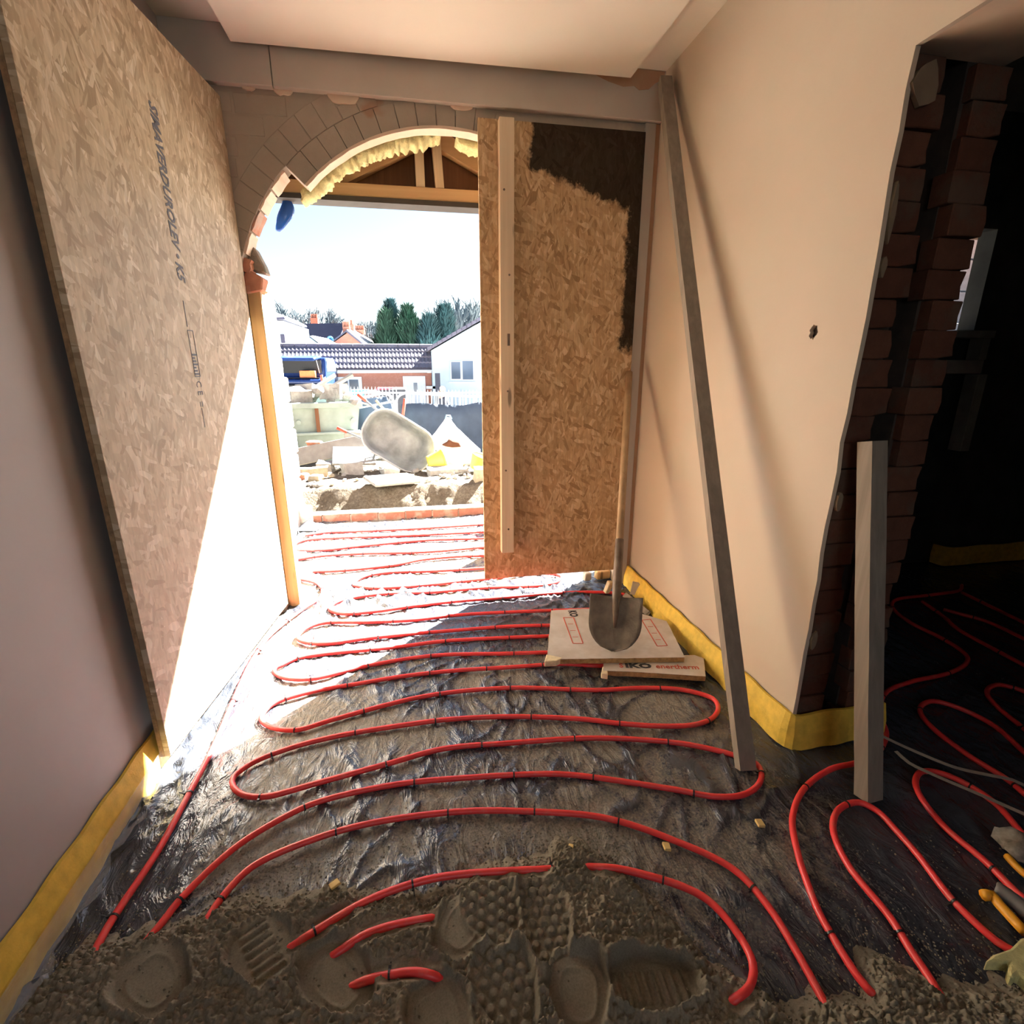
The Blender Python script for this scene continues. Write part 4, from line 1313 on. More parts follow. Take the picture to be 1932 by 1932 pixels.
# loose crumbs along the edge and over the heap
cv_, cf_ = [], []
cnt = 0
octf = [(0, 2, 4), (2, 1, 4), (1, 3, 4), (3, 0, 4), (2, 0, 5), (1, 2, 5), (3, 1, 5), (0, 3, 5)]
rr = np.random.default_rng(3)
while cnt < 5200:
    x = rr.uniform(-0.85, 1.5); dd = rr.normal(0.0, 0.09) if rr.random() < 0.72 else rr.uniform(-0.35, 0.35)
    bnd = float(np.interp(x, bx, by)); y = bnd - dd
    if not (0.5 < y < 1.35): continue
    hx, dx_ = sand_height(np.array([[x]]), np.array([[y]])) if False else (None, None)
    r = rr.uniform(0.0012, 0.0032) if dd < 0 else rr.uniform(0.0012, 0.0038)
    ix, iy = int((x + 0.872) / 0.0027), int((y - 0.44) / 0.0027)
    z = 0.0
    if 0 <= ix < Hs.shape[1] and 0 <= iy < Hs.shape[0]: z = max(0.0, float(Hs[iy, ix]))
    if dd > 0.02 and rr.random() < 0.55 and math.sin(x * 31 + y * 17) > 0.0: continue
    k = len(cv_)
    j = rr.uniform(0.6, 1.3, 6) * r
    cv_ += [(x + j[0], y, z), (x - j[1], y, z), (x, y + j[2], z), (x, y - j[3], z), (x, y, z + j[4]), (x, y, z - j[5])]
    cf_ += [tuple(q + k for q in f) for f in octf]
    cnt += 1
cr_ = mesh('sand_crumbs', cv_, cf_, M['sand'], so); cr_['kind'] = 'stuff'

# ================================================================== OUTSIDE
D_ = at_depth


def ground_z(y):
    return np.interp(y, [4.2, 4.45, 4.6, 5.0, 5.22, 5.5, 6.2, 8.0, 13.0, 22.0, 60.0, 120.0], [-0.03, -0.06, -0.16, -0.17, 0.05, 0.06, 0.02, -0.12, -0.45, -1.2, -1.8, -1.8])


def m_earth():
    t = NT('rubbly_earth')
    f = t.noise(6, 6, 0.65); g = t.noise(40, 4, 0.7)
    c = t.ramp(f, [(0.3, (0.13, 0.105, 0.075)), (0.7, (0.23, 0.195, 0.15))])
    c = t.mix(t.ramp(g, [(0.4, 0.5), (0.6, 0.0)]), c, (0.06, 0.046, 0.032))
    t.col(c).rough(0.95); t.b.inputs['Specular IOR Level'].default_value = 0.1
    t.bump(g, 0.8, 0.03)
    return t.m


M['earth'] = m_earth()
xs = np.arange(-5, 5, 0.03); ys = np.arange(4.3, 8.2, 0.025)
X, Y = np.meshgrid(xs, ys)
wob = 0.10 * fbm(X * 1.8, Y * 0 + 2.2, 3)
G = ground_z(Y + wob) + (0.020 * fbm(X * 7, Y * 7, 3) + 0.03 * np.abs(fbm(X * 16, Y * 16, 2)) * sstep(4.9, 5.05, Y + wob) * sstep(5.4, 5.2, Y + wob)) * sstep(4.32, 4.5, Y)
gr = struct(grid_mesh('ground', xs, ys, G, M['earth']))
xs = np.concatenate([np.arange(-60, -5, 2.5), np.arange(-5, 5.1, 0.5), np.arange(7.5, 62, 2.5)]); ys = np.concatenate([np.arange(8.1, 24, 0.5), np.arange(24, 124, 4)])
X, Y = np.meshgrid(xs, ys)
struct(grid_mesh('ground', xs, ys, ground_z(Y) - 0.01 + (0.02 - ground_z(Y)) * sstep(-1.6, -2.6, X - 0.06 * (Y - 19)) * sstep(14.5, 16.5, Y) * sstep(26, 24.5, Y) * (X > -9), plain('pale_tarmac', (0.30, 0.29, 0.27), 0.9, 0.15, 3)))
for xa, xb in ((-60, -4.95), (4.95, 60)):
    MB().box2((xa, 2.98, -1.2), (xb, 8.15, -0.15)).build('ground', M['earth'])['kind'] = 'structure'

M['brick_sill'] = m_brick('sill_brick', (0.24, 0.10, 0.068), (0.29, 0.135, 0.092), (0.24, 0.22, 0.17), 0.8)
# brick sill at the outer threshold
sill = struct(empty('trim_4', (0, 4.25, 0)))
x = -0.90
while x < 1.3:
    w = 0.215 if x > -0.89 else 0.10
    MB().box2((x, -0.012 + random.uniform(-0.004, 0.004), -0.02), (x + w, 0.09, 0.062 + random.uniform(-0.003, 0.003))).build('brick', M['brick_sill'], sill, bevel=0.004)
    x += w + 0.010
obox('mortar_bed', (-0.92, -0.004, -0.03), (1.3, 0.095, 0.052), M['mortar'], sill)
obox('mortar_cap', (-0.92, -0.002, 0.058), (1.3, 0.10, 0.066), M['block'], sill)

# left block wall of the unroofed porch, a stub pier beyond it
M['sunlit_block'] = plain('sun_bright_block', (0.62, 0.60, 0.56), 0.9, 0.12, 9, bump=0.4)  # plain blockwork made paler, sunlight on the porch wall put into colour
pw = struct(empty('wall_porch', (0, 0, 0)))
for row in range(8):
    z0 = -0.02 + row * 0.222
    off = 0.22 if row % 2 else 0.0
    y = 2.97 - off
    while y < 4.18:
        ya, yb = max(y, 2.965), min(y + 0.435, 4.18 + random.uniform(-0.01, 0.01))
        if yb - ya > 0.05:
            MB().box2((-1.06, ya, z0), (-0.945 + random.uniform(-0.004, 0.004), yb, z0 + 0.213)).build('block', M['sunlit_block'], pw, bevel=0.005)
        y += 0.443
obox('mortar_bed', (-1.055, 2.965, -0.02), (-0.952, 4.17, 1.74), M['mortar'], pw)
pier = empty('block_pier', (-1.04, 4.30, -0.03)); tag(pier, 'rough grey block pier beyond the left end of the brick sill', 'pier')
for k in range(6):
    s = 0.05 - 0.004 * k
    MB().box2((-s + random.uniform(-0.01, 0.01), -0.04, 0.20 * k), (s + 0.05 + random.uniform(-0.01, 0.01), 0.06, 0.20 * k + 0.193)).build('block', M['block'], pier, bevel=0.012)
bs = empty('block_stub', D_(577, 985, 4.15)); bs.location.z = 0.0; tag(bs, 'short grey block at the left foot of the brick sill', 'block')
MB().box2((-0.06, -0.02, -0.01), (0.045, 0.07, 0.16)).build('block', M['block'], bs, bevel=0.006)
pc = tag(mesh('plastic_scrap', [(-0.95, 4.0, 0.012), (-0.80, 3.98, 0.01), (-0.78, 4.08, 0.012), (-0.87, 4.10, 0.075), (-0.94, 4.10, 0.03)], [(0, 1, 3), (1, 2, 3), (0, 3, 4)], M['membrane']), 'scrap of black polythene turned up at left end of brick sill', 'plastic sheet')
# two unseen block stacks added to cast shadows on the porch floor
for (x, y, n_, lab) in ((0.98, 4.02, 2, 'unseen block stack added for its shadow, by the brick sill'), (0.82, 3.40, 2, 'unseen block stack added for its shadow, nearer the house')):
    st = empty('shadow_stack', (x, y, 0)); tag(st, lab, 'shadow caster')
    for k in range(n_):
        b = MB().box((0, 0, 0.1075 + 0.217 * k), (0.44, 0.10, 0.213)).build('block', M['block'], st, bevel=0.005)
        b.rotation_euler = (0, 0, radians(12 * (k - 0.5)))


# ---- rubble
def rock(name, label, c, r, mat, flat=1.0, group=None, blocky=False, cat='rubble', rz=None):
    bm = bmesh.new()
    if blocky:
        bmesh.ops.create_cube(bm, size=2.0)
        bmesh.ops.subdivide_edges(bm, edges=bm.edges, cuts=1, use_grid_fill=True)
    else:
        bmesh.ops.create_icosphere(bm, subdivisions=1, radius=1.0)
    for v in bm.verts:
        v.co *= random.uniform(0.86, 1.12)
    r = r if isinstance(r, (tuple, list)) else (r, r * random.uniform(0.7, 1), r * flat)
    m = Matrix.Rotation(random.uniform(0, 6.28) if rz is None else rz, 4, 'Z') @ Matrix.Rotation(random.uniform(-0.3, 0.3), 4, 'X') @ Matrix.Diagonal((*r, 1))
    bm.transform(m)
    me = bpy.data.meshes.new(name); bm.to_mesh(me); bm.free()
    o = link(name, me, None, mat); o.location = c
    return tag(o, label, cat, group)


def gz(x, y):
    return float(ground_z(y))


M['rub'] = plain('broken_concrete', (0.36, 0.345, 0.315), 0.95, 0.2, 20, bump=0.4)
M['tan'] = plain('tan_stone', (0.44, 0.38, 0.27), 0.95, 0.2, 20, bump=0.4)
big = [((585, 868), 6.0, (0.17, 0.08, 0.06), M['tan'], 'long tan broken kerb lump at left of the rubble'), ((612, 852), 6.3, (0.09, 0.09, 0.075), M['rub'], 'square pale block in front of the skip'),
       ((663, 872), 6.1, (0.11, 0.09, 0.075), M['rub'], 'white block right of the skip foot'), ((735, 876), 5.9, (0.09, 0.07, 0.04), M['rub'], 'heap of white rubble below wheelbarrow'),
       ((745, 884), 5.6, (0.07, 0.05, 0.03), M['tan'], 'tan stone lying before the wheelbarrow'), ((832, 879), 5.8, (0.15, 0.08, 0.045), M['rub'], 'long grey concrete lump before the bulk bag'),
       ((868, 878), 5.9, (0.10, 0.05, 0.03), M['rub'], 'flat grey slab piece right of the long lump'), ((858, 866), 6.1, (0.09, 0.07, 0.05), M['block'], 'grey block piece resting by the bulk bag'),
       ((905, 905), 5.3, (0.06, 0.05, 0.09), M['tan'], 'tan stone at edge of the closed leaf'), ((570, 882), 5.8, (0.05, 0.05, 0.04), M['brick'], 'red brick bit in dark hollow at left'),
       ((595, 889), 5.7, (0.06, 0.05, 0.035), M['tan'], 'small tan lump under the left kerb piece')]
for (u, v), d, r, m, lab in big:
    p = D_(u, v, d); p.z = gz(p.x, d) + 0.75 * r[2]
    rock('rubble_lump', lab, p, r, m, blocky=True, cat='rubble', rz=random.uniform(-0.4, 0.4))
for k in range(60):
    u = random.uniform(570, 905); d = random.uniform(5.35, 6.6)
    p = D_(u, 870, d); p.z = gz(p.x, d) + 0.015
    rock('rubble_stone', 'small pale stone scattered before the wheelbarrow and skip', p, random.uniform(0.015, 0.05), M['rub'] if k % 3 else M['tan'], 0.7, 'scattered stones outside')
# tilted slabs and broken paving
for lab, uv, d, sz, rot in (('grey slab leaning beside the skip', (680, 838), 6.9, (0.42, 0.03, 0.34), (0.35, 0.15, 0.1)), ('pale flat slab lying between skip and wheelbarrow', (668, 860), 6.4, (0.50, 0.36, 0.03), (0.45, 0.05, 0.1)),
                            ('broken concrete slab jutting over the trench', (740, 905), 5.25, (0.50, 0.30, 0.03), (0.12, 0.06, 0.5))):
    p = D_(*uv, d)
    o = MB().box((0, 0, 0), sz).build('paving_slab', M['rub'], None, bevel=0.006); o.location = p; o.rotation_euler = rot
    tag(o, lab, 'slab')
o = MB().box((0, 0, 0), (1.15, 0.22, 0.03)).build('scaffold_board', M['white_timber'], None, bevel=0.003); o.location = D_(605, 853, 6.6); o.rotation_euler = (radians(60), radians(-10), 0.1)
tag(o, 'pale board lying on edge along foot of the skip', 'board')

# ---- skip
M['skip'] = plain('pale_green_paint', (0.34, 0.42, 0.37), 0.6, 0.15, 6)
sk = empty('skip', D_(620, 850, 7.6)); sk.location.z = -0.12; sk.rotation_euler = (0, 0, radians(10))
tag(sk, 'battered pale green skip heaped with rubble', 'skip')
Wt, Wb, Dp, Hh = 0.46, 0.34, 0.75, 0.86
def skip_face(y0t, y0b, name):
    MB().prism([(-Wb, y0b, 0), (Wb, y0b, 0), (Wt, y0t, Hh), (-Wt, y0t, Hh)], (0, 0.03, 0)).build(name, M['skip'], sk)
skip_face(-0.05, 0.08, 'front_panel'); skip_face(Dp * 2, Dp * 2 - 0.2, 'rear_panel')
for s in (-1, 1):
    MB().prism([(s * Wb, 0.10, 0), (s * Wb, Dp * 2 - 0.2, 0), (s * Wt, Dp * 2, Hh), (s * Wt, -0.03, Hh)], (s * 0.02, 0, 0)).build('side_panel', M['skip'], sk)
MB().box2((-Wt - 0.05, -0.10, Hh - 0.06), (Wt + 0.05, -0.02, Hh + 0.02)).build('rim', M['skip'], sk, bevel=0.01)
MB().box2((-Wt - 0.02, -0.09, Hh * 0.50), (Wt + 0.0, 0.02, Hh * 0.55)).build('rib', M['skip'], sk, bevel=0.01)
for x in (-0.13,):
    MB().prism([(x, -0.075, Hh * 0.55), (x + 0.05, -0.075, Hh * 0.55), (x + 0.05, -0.095, Hh - 0.06), (x, -0.095, Hh - 0.06)], (0, 0.09, 0)).build('stiffener', M['ply_brown'], sk)
MB().box2((-Wb, 0.05, -0.02), (Wb, Dp * 2 - 0.2, 0.02)).build('floor_plate', M['skip'], sk)
for x in (-0.35, 0.36):
    MB().cyl((x, -0.10, Hh * 0.72), (x, -0.04, Hh * 0.72), 0.03, n=10).build('lug', M['skip'], sk)
random.seed(21)
for k in range(26):
    u = random.uniform(560, 672); vv = random.uniform(733, 758)
    p = D_(u, vv, random.uniform(7.6, 8.4))
    rock('rubble_stone', 'white lump of rubble heaped in the pale green skip', p, random.uniform(0.07, 0.16), M['rub'], 0.7, 'rubble in the skip', blocky=k % 2 == 0)
p = D_(594, 837, 6.7); rock('brick', 'reddish brick lying on the board before the skip', p, (0.09, 0.045, 0.03), M['brick'], blocky=True, cat='brick', rz=-0.3)
for lab, a, b, r in (('pale plank sticking up from the skip towards the right', (590, 752), (665, 707), 0.035), ('thin pale batten slanting across the skip top', (600, 728), (632, 708), 0.03), ('white pipe leaning out of the skip beside the netting', (655, 752), (709, 768), 0.012)):
    q = MB().cyl(D_(*a, 8.0), D_(*b, 8.2), r, n=6).build('plank', M['white_timber'], None); tag(q, lab, 'plank')

# ---- wheelbarrow tipped up on its nose, tray towards the house
wbw = empty('wheelbarrow', D_(752, 832, 6.2)); tag(wbw, 'muddy metal wheelbarrow tipped up with its tray facing the house', 'wheelbarrow')
wbw.scale = (0.93, 0.93, 0.93); wbw.rotation_euler = (radians(-14), radians(33), radians(-6))
M['galv'] = plain('cement_crusted_steel', (0.26, 0.285, 0.30), 0.7, 0.35, 5, metallic=0.2, bump=0.3)
def rrect(a, b, r, n=6):
    out = []
    for cx, cy, s in ((a - r, b - r, 0), (-a + r, b - r, pi / 2), (-a + r, -b + r, pi), (a - r, -b + r, 3 * pi / 2)):
        out += [(cx + r * cos(s + pi / 2 * k / n), cy + r * sin(s + pi / 2 * k / n)) for k in range(n + 1)]
    return out
rings = []
for dep, a, b, r in ((0.0, 0.47, 0.295, 0.26), (0.0, 0.452, 0.28, 0.25), (0.10, 0.40, 0.245, 0.22), (0.20, 0.33, 0.20, 0.17), (0.235, 0.27, 0.16, 0.14)):
    rings.append([(x - 0.06 * dep / 0.235, dep, z) for x, z in rrect(a, b, r)])
m_ = len(rings[0]); vs_ = [q for rg_ in rings for q in rg_]; fs = []
for i in range(len(rings) - 1):
    for k in range(m_):
        fs.append((i * m_ + k, i * m_ + (k + 1) % m_, (i + 1) * m_ + (k + 1) % m_, (i + 1) * m_ + k))
fs.append(tuple((len(rings) - 1) * m_ + k for k in range(m_)))
tray = mesh('tray', vs_, fs, M['galv'], wbw, smooth=True); mo = tray.modifiers.new('t', 'SOLIDIFY'); mo.thickness = 0.004
MB().tube([rings[0][k % m_] for k in range(m_ + 1)], 0.011, 6).build('rim', plain('worn_rim', (0.5, 0.52, 0.52), 0.5), wbw, smooth=True)
for s in (-1, 1):
    MB().tube([(0.50, 0.30, 0.16 * s), (0.1, 0.27, 0.17 * s), (-0.35, 0.25, 0.20 * s), (-0.72, 0.20, 0.25 * s)], 0.015, 8).build('handle', M['galv'], wbw, smooth=True)
    MB().cyl((-0.62, 0.215, 0.238 * s), (-0.75, 0.195, 0.254 * s), 0.021, n=8).build('grip', M['print_red'], wbw, smooth=True)
    MB().tube([(-0.15, 0.26, 0.19 * s), (-0.22, 0.45, 0.19 * s), (-0.05, 0.47, 0.18 * s), (0.05, 0.28, 0.17 * s)], 0.012, 6).build('leg', M['galv'], wbw, smooth=True)
wv_ = MB()
for a in range(1):
    wv_.tube([(0.60 + 0.15 * cos(t), 0.36 + 0.15 * sin(t), 0) for t in [2 * pi * k / 20 for k in range(21)]], 0.035, 8)
wv_.build('wheel', M['black'], wbw, smooth=True)
# broom-like pole and a bottle hooked over the barrow
for lab, a, b, r, mt in (('pale wooden stick standing behind wheelbarrow', (709, 755), (735, 785), 0.016, M['pale_timber']), ('short pole with pink grip standing right of wheelbarrow top', (764, 752), (758, 800), 0.018, M['print_red'])):
    q = MB().cyl(D_(*a, 6.6), D_(*b, 6.6), r, n=8).build('stick', mt, None, smooth=True); tag(q, lab, 'stick')

# ---- bulk bag
bg = empty('bulk_bag', D_(852, 880, 6.7)); bg.location.z = gz(0, 6.7); tag(bg, 'slumped white woven bulk bag with brick rubble showing', 'bulk bag')
M['woven'] = plain('white_woven_plastic', (0.78, 0.76, 0.72), 0.8, 0.06, 10, bump=0.2)
vs_, fs = [], []
prof = [(0.0, 0.36), (0.08, 0.40), (0.20, 0.385), (0.30, 0.31), (0.40, 0.21), (0.50, 0.11), (0.58, 0.045), (0.61, 0.02)]
for i, (h, r) in enumerate(prof):
    for k in range(24):
        a = 2 * pi * k / 24
        rr_ = r * (1 + 0.10 * sin(3 * a + i) + 0.06 * sin(7 * a + 2 * i))
        vs_.append((-0.05 * h + rr_ * cos(a) * 0.92, 0.7 * rr_ * sin(a), h * 1.02))
for i in range(len(prof) - 1):
    for k in range(24):
        fs.append((i * 24 + k, i * 24 + (k + 1) % 24, i * 24 + 24 + (k + 1) % 24, i * 24 + 24 + k))
fs += [tuple(range(23, -1, -1)), tuple((len(prof) - 1) * 24 + k for k in range(24))]
fix(mesh('sack', vs_, fs, M['woven'], bg, smooth=True))
lp = [(-0.13, 0.30), (-0.06, 0.335), (-0.03, 0.37), (0.02, 0.34), (0.09, 0.325), (0.115, 0.27), (0.0, 0.265), (-0.08, 0.28)]
MB().prism([(a, -0.245 + 0.28 * (b - 0.25), b) for a, b in lp], (0, 0.05, 0)).build('brick_rubble', M['brick_jamb'], bg, bevel=0.008)
MB().tube([(-0.06, 0, 0.60), (-0.045, 0.0, 0.65), (0.0, 0, 0.645), (0.02, 0, 0.60)], 0.010, 6).build('lifting_loop', plain('blue_strap', (0.25, 0.45, 0.62), 0.6), bg, smooth=True)

# ---- yellow tubs
M['yellow_tub'] = plain('yellow_tub', (0.80, 0.66, 0.10), 0.5)
def tub(label, c, rot, s=1.0):
    rt = empty('tub', c); rt.rotation_euler = rot; rt.scale = (s, s, s); tag(rt, label, 'tub')
    vs_, fs = [], []
    for h, r in ((0, 0.13), (0.02, 0.135), (0.26, 0.175), (0.28, 0.19), (0.28, 0.18), (0.02, 0.125)):
        vs_ += [(r * cos(2 * pi * k / 20), r * sin(2 * pi * k / 20), h) for k in range(20)]
    for i in range(5):
        for k in range(20): fs.append((i * 20 + k, i * 20 + (k + 1) % 20, i * 20 + 20 + (k + 1) % 20, i * 20 + 20 + k))
    fs += [tuple(range(19, -1, -1)), tuple(100 + k for k in range(20))]
    fix(mesh('body', vs_, fs, M['yellow_tub'], rt, smooth=True))
    MB().tube([(0.19, -0.05, 0.27), (0.22, -0.03, 0.33), (0.22, 0.03, 0.33), (0.19, 0.05, 0.27)], 0.012, 6).build('handle', M['yellow_tub'], rt, smooth=True)
    return rt
tub('yellow flexible tub on its side right of wheelbarrow', D_(808, 876, 6.0), (radians(10), radians(75), radians(15)), 0.72)
tub('yellow tub half hidden by the closed leaf', D_(899, 884, 5.9), (radians(8), radians(20), 0), 0.62)

# ---- barriers with dark netting
M['galv_bar'] = plain('galvanised_bar', (0.55, 0.60, 0.62), 0.4, 0.08, 10, metallic=0.4)
M['net'] = plain('dark_debris_netting', (0.065, 0.095, 0.145), 0.75, 0.15, 5)
def barrier(label, top, low, bars, yb, d, post):
    rt = empty('crowd_barrier', (0, 0, 0)); tag(rt, label, 'barrier')
    MB().tube(spline([D_(u, v, dd) for u, v, dd in top], 0.04), 0.019, 8).build('frame', M['galv_bar'], rt, smooth=True)
    if low: MB().tube([D_(u, v, dd) for u, v, dd in low], 0.015, 8).build('rail', M['galv_bar'], rt, smooth=True)
    for u, v0, v1, dd in bars:
        MB().cyl(D_(u, v0, dd), D_(u, v1, dd), 0.008, n=6).build('bar', M['galv_bar'], rt)
    return rt
barrier('left galvanised crowd barrier behind the skip and wheelbarrow', [(560, 772, 8.6), (640, 757, 8.6), (690, 749, 8.6), (725, 743, 8.5), (738, 748, 8.5), (743, 765, 8.5), (748, 800, 8.5), (756, 880, 8.5)], [(640, 777, 8.6), (745, 757, 8.5)], [(585, 766, 870, 8.6), (612, 762, 870, 8.6), (640, 757, 870, 8.6), (668, 752, 870, 8.6)], 0, 8.6, 0)
barrier('right galvanised crowd barrier hung with dark netting', [(758, 880, 8.3), (752, 800, 8.3), (747, 768, 8.3), (750, 750, 8.3), (762, 742, 8.3), (800, 743, 8.3), (850, 746, 8.3), (915, 749, 8.3), (1010, 755, 8.3)], None,
        [(u, 742 + (u - 760) * 0.045, 770, 8.3) for u in range(770, 912, 9)], 0, 8.3, 0)
def netting(label, topl, d, botv, name='netting'):
    n_ = 26; vs_, fs = [], []
    us = np.linspace(topl[0][0], topl[-1][0], n_); vt = np.interp(us, [p[0] for p in topl], [p[1] for p in topl])
    for j in range(6):
        for i in range(n_):
            v = vt[i] + (botv - vt[i]) * j / 5
            p = D_(us[i], v, d); p.y += 0.03 * sin(i * 0.9 + j * 0.7) + 0.02 * sin(i * 2.1)
            vs_.append(p)
    for j in range(5):
        for i in range(n_ - 1): fs.append((j * n_ + i, j * n_ + i + 1, (j + 1) * n_ + i + 1, (j + 1) * n_ + i))
    o = mesh(name, vs_, fs, M['net'], None, smooth=True); mo = o.modifiers.new('t', 'SOLIDIFY'); mo.thickness = 0.004
    return tag(o, label, 'netting')
netting('dark netting panel hung on the right barrier', [(757, 762), (800, 760), (830, 763), (870, 765), (912, 757), (1005, 762)], 8.26, 885)
netting('dark netting panel on left barrier behind skip and wheelbarrow', [(560, 790), (640, 765), (690, 752), (728, 747), (744, 768)], 8.65, 880)

# ---- railings in front of the bungalow
M['white_paint'] = plain('white_paint', (0.78, 0.79, 0.80), 0.5, 0.05)
rl_ = empty('picket_railing', (0, 0, 0)); tag(rl_, 'white spear-topped railings between barriers and bungalow', 'railing')
for k, u in enumerate(np.arange(655, 905, 6.6)):
    if 748 < u < 762: continue
    p = D_(u, 729 if u < 760 else 735, 13.5); b = D_(u, 729, 13.5); b.z = -0.45
    b.x, b.y = p.x, p.y
    MB().cyl(b, p - Vector((0, 0, 0.08)), 0.011, n=5).cyl(p - Vector((0, 0, 0.08)), p, 0.018, 0.001, n=5).build('picket', M['white_paint'], rl_)
for v in (741, 790):
    MB().cyl(D_(650, v, 13.5), D_(905, v, 13.5), 0.016, n=6).build('rail', M['white_paint'], rl_)

# ---- wheelie bins
def bin_(label, u, v, d, lid, body=(0.03, 0.035, 0.05)):
    p = D_(u, v, d); rt = empty('wheelie_bin', (p.x, p.y, p.z - 1.06)); tag(rt, label, 'wheelie bin')
    MB().prism([(-0.22, -0.24, 0.06), (0.22, -0.24, 0.06), (0.28, -0.32, 1.0), (-0.28, -0.32, 1.0)], (0, 0.55, 0)).build('body', plain('bin_body', body, 0.5), rt, bevel=0.02)
    MB().box2((-0.30, -0.36, 1.0), (0.30, 0.30, 1.06)).build('lid', plain('bin_lid', lid, 0.5), rt, bevel=0.02)
    for s in (-1, 1): MB().cyl((0.24 * s - 0.03, 0.26, 0.1), (0.24 * s + 0.03, 0.26, 0.1), 0.1, n=10).build('wheel', M['black'], rt)
    return rt
bin_('wheelie bin with teal lid by the bungalow window', 679, 735, 19.0, (0.10, 0.42, 0.50), (0.10, 0.42, 0.50))
bin_('wheelie bin with pale lid and brown body by the bungalow wall', 702, 736, 19.0, (0.62, 0.62, 0.62), (0.14, 0.10, 0.10))
bin_('dark wheelie bin with red lid left of the bungalow door', 728, 731, 19.0, (0.72, 0.10, 0.14))
bin_('dark wheelie bin with white lid left of the bungalow door', 750, 731, 19.0, (0.75, 0.75, 0.75))

# ---- bungalow
M['tile'] = plain('grey_roof_tile', (0.17, 0.155, 0.19), 0.75, 0.15, 2)
M['glass'] = plain('window_glass', (0.10, 0.13, 0.17), 0.08, 0.2, 1)
bu = empty('bungalow', (0, 22.0, -1.2)); tag(bu, 'low red brick bungalow with grey tiled roof, white window and door', 'house')
eL, eR = D_(440, 699, 22.0), D_(822, 696, 22.0)
def wq(u, v, d=22.0): 
    p = D_(u, v, d); return Vector((p.x, p.y - 22.0, p.z + 1.2))
MB().box2((wq(440, 700).x, 0.0, 0.0), (wq(818, 700).x, 0.2, wq(700, 704).z)).build('brick_wall', M['brick_far'], bu)
MB().prism([wq(438, 706) + Vector((0, -0.12, 0)), wq(819, 703) + Vector((0, -0.12, 0)), wq(819, 694) + Vector((0, -0.12, 0)), wq(438, 698) + Vector((0, -0.12, 0))], (0, 0.1, 0)).build('fascia', M['white_paint'], bu)
# tiled slope: four courses of rolled tiles
zE = wq(700, 697).z; rise = 0.90; run = 1.05
n_x = 52; x0, x1 = wq(438, 700).x, wq(822, 700).x
vs_, fs = [], []
for c_ in range(4):
    for i in range(n_x * 4 + 1):
        x = x0 + (x1 - x0) * i / (n_x * 4)
        ph = (i % 4) / 4.0
        hgt = 0.035 * (0.5 + 0.5 * cos(2 * pi * (ph + 0.15 * c_)))
        for e, lift in ((0.0, 0.055), (1.0, 0.0), ):
            t = (c_ + e) / 4
            vs_.append((x, -0.30 + run * t, zE + rise * t + lift + hgt))
nn = n_x * 4 + 1
for c_ in range(4):
    for i in range(n_x * 4):
        a = (c_ * nn + i) * 2
        fs.append((a, a + 2, a + 3, a + 1))
        if c_ > 0:
            b = ((c_ - 1) * nn + i) * 2 + 1
            fs.append((b, b + 2, a + 2, a))
tl = mesh('roof_tiles', vs_, fs, M['tile'], bu); tl['kind'] = 'stuff'
MB().prism([(x0, -0.28, zE - 0.02), (x0, 2.0, zE - 0.02), (x0, 0.76, zE + rise - 0.02)], (x1 - x0, 0, 0)).build('roof', M['tile'], bu)
k = x0
while k < x1:
    MB().cyl((k, 0.78, zE + rise + 0.02), (k + 0.43, 0.78, zE + rise + 0.02), 0.10, n=8).build('ridge_tile', M['tile'], bu); k += 0.45
w_ = MB().box2(tuple(wq(641, 746) + Vector((0, -0.06, 0))), tuple(wq(682, 711) + Vector((0, 0.02, 0)))).build('window', M['white_paint'], bu)
for a, b in (((645, 742), (656, 716)), ((661, 742), (676, 716))):
    MB().box2(tuple(wq(*a) + Vector((0, -0.07, 0))), tuple(wq(*b) + Vector((0, -0.05, 0)))).build('pane', M['glass'], w_)
d_ = MB().box2(tuple(wq(765, 800) + Vector((0, -0.06, 0))), tuple(wq(802, 709.5) + Vector((0, 0.02, 0)))).build('door', M['white_paint'], bu)
MB().box2(tuple(wq(781, 742) + Vector((0, -0.07, 0))), tuple(wq(787, 722) + Vector((0, -0.05, 0)))).build('pane', M['glass'], d_)
MB().box2(tuple(wq(804, 733) + Vector((0, -0.3, 0))), tuple(wq(822, 728) + Vector((0, 0.02, 0)))).build('canopy', M['white_paint'], bu)
MB().cyl(wq(816, 700) + Vector((0, -0.1, 0)), wq(818, 770) + Vector((0, -0.1, 0)), 0.05, n=8).build('downpipe', plain('dark_downpipe', (0.05, 0.06, 0.08), 0.5), bu)

# ---- white gable house
M['white_wall'] = plain('white_render', (0.54, 0.62, 0.64), 0.8, 0.04, 3)
wh = empty('gable_house', (0, 21.7, -1.2)); tag(wh, 'white rendered gable house with two tall windows, right of bungalow', 'house')
def hq(u, v, d=21.7):
    p = D_(u, v, d); return Vector((p.x, p.y - 21.7, p.z + 1.2))
MB().prism([Vector((hq(814, 700).x, 0, 0)), Vector((hq(1040, 700).x, 0, 0)), hq(1040, 640), hq(935, 592), hq(814, 661)], (0, 7, 0)).build('gable_wall', M['white_wall'], wh)
a, b = hq(806, 663), hq(935, 588)
for i in range(14):
    p, q = a.lerp(b, i / 14), a.lerp(b, (i + 0.96) / 14)
    MB().prism([p + Vector((0, -0.18, 0.0)), q + Vector((0, -0.18, 0.0)), q + Vector((0, -0.18, 0.13)), p + Vector((0, -0.18, 0.16))], (0, 0.42, 0)).build('verge_tile', M['tile'], wh, bevel=0.01)
MB().prism([a, b, b + Vector((0, 0, 0.12)), a + Vector((0, 0, 0.12))], (0, 7, 0)).build('roof', M['tile'], wh)
a2, b2 = hq(1045, 642), hq(935, 588)
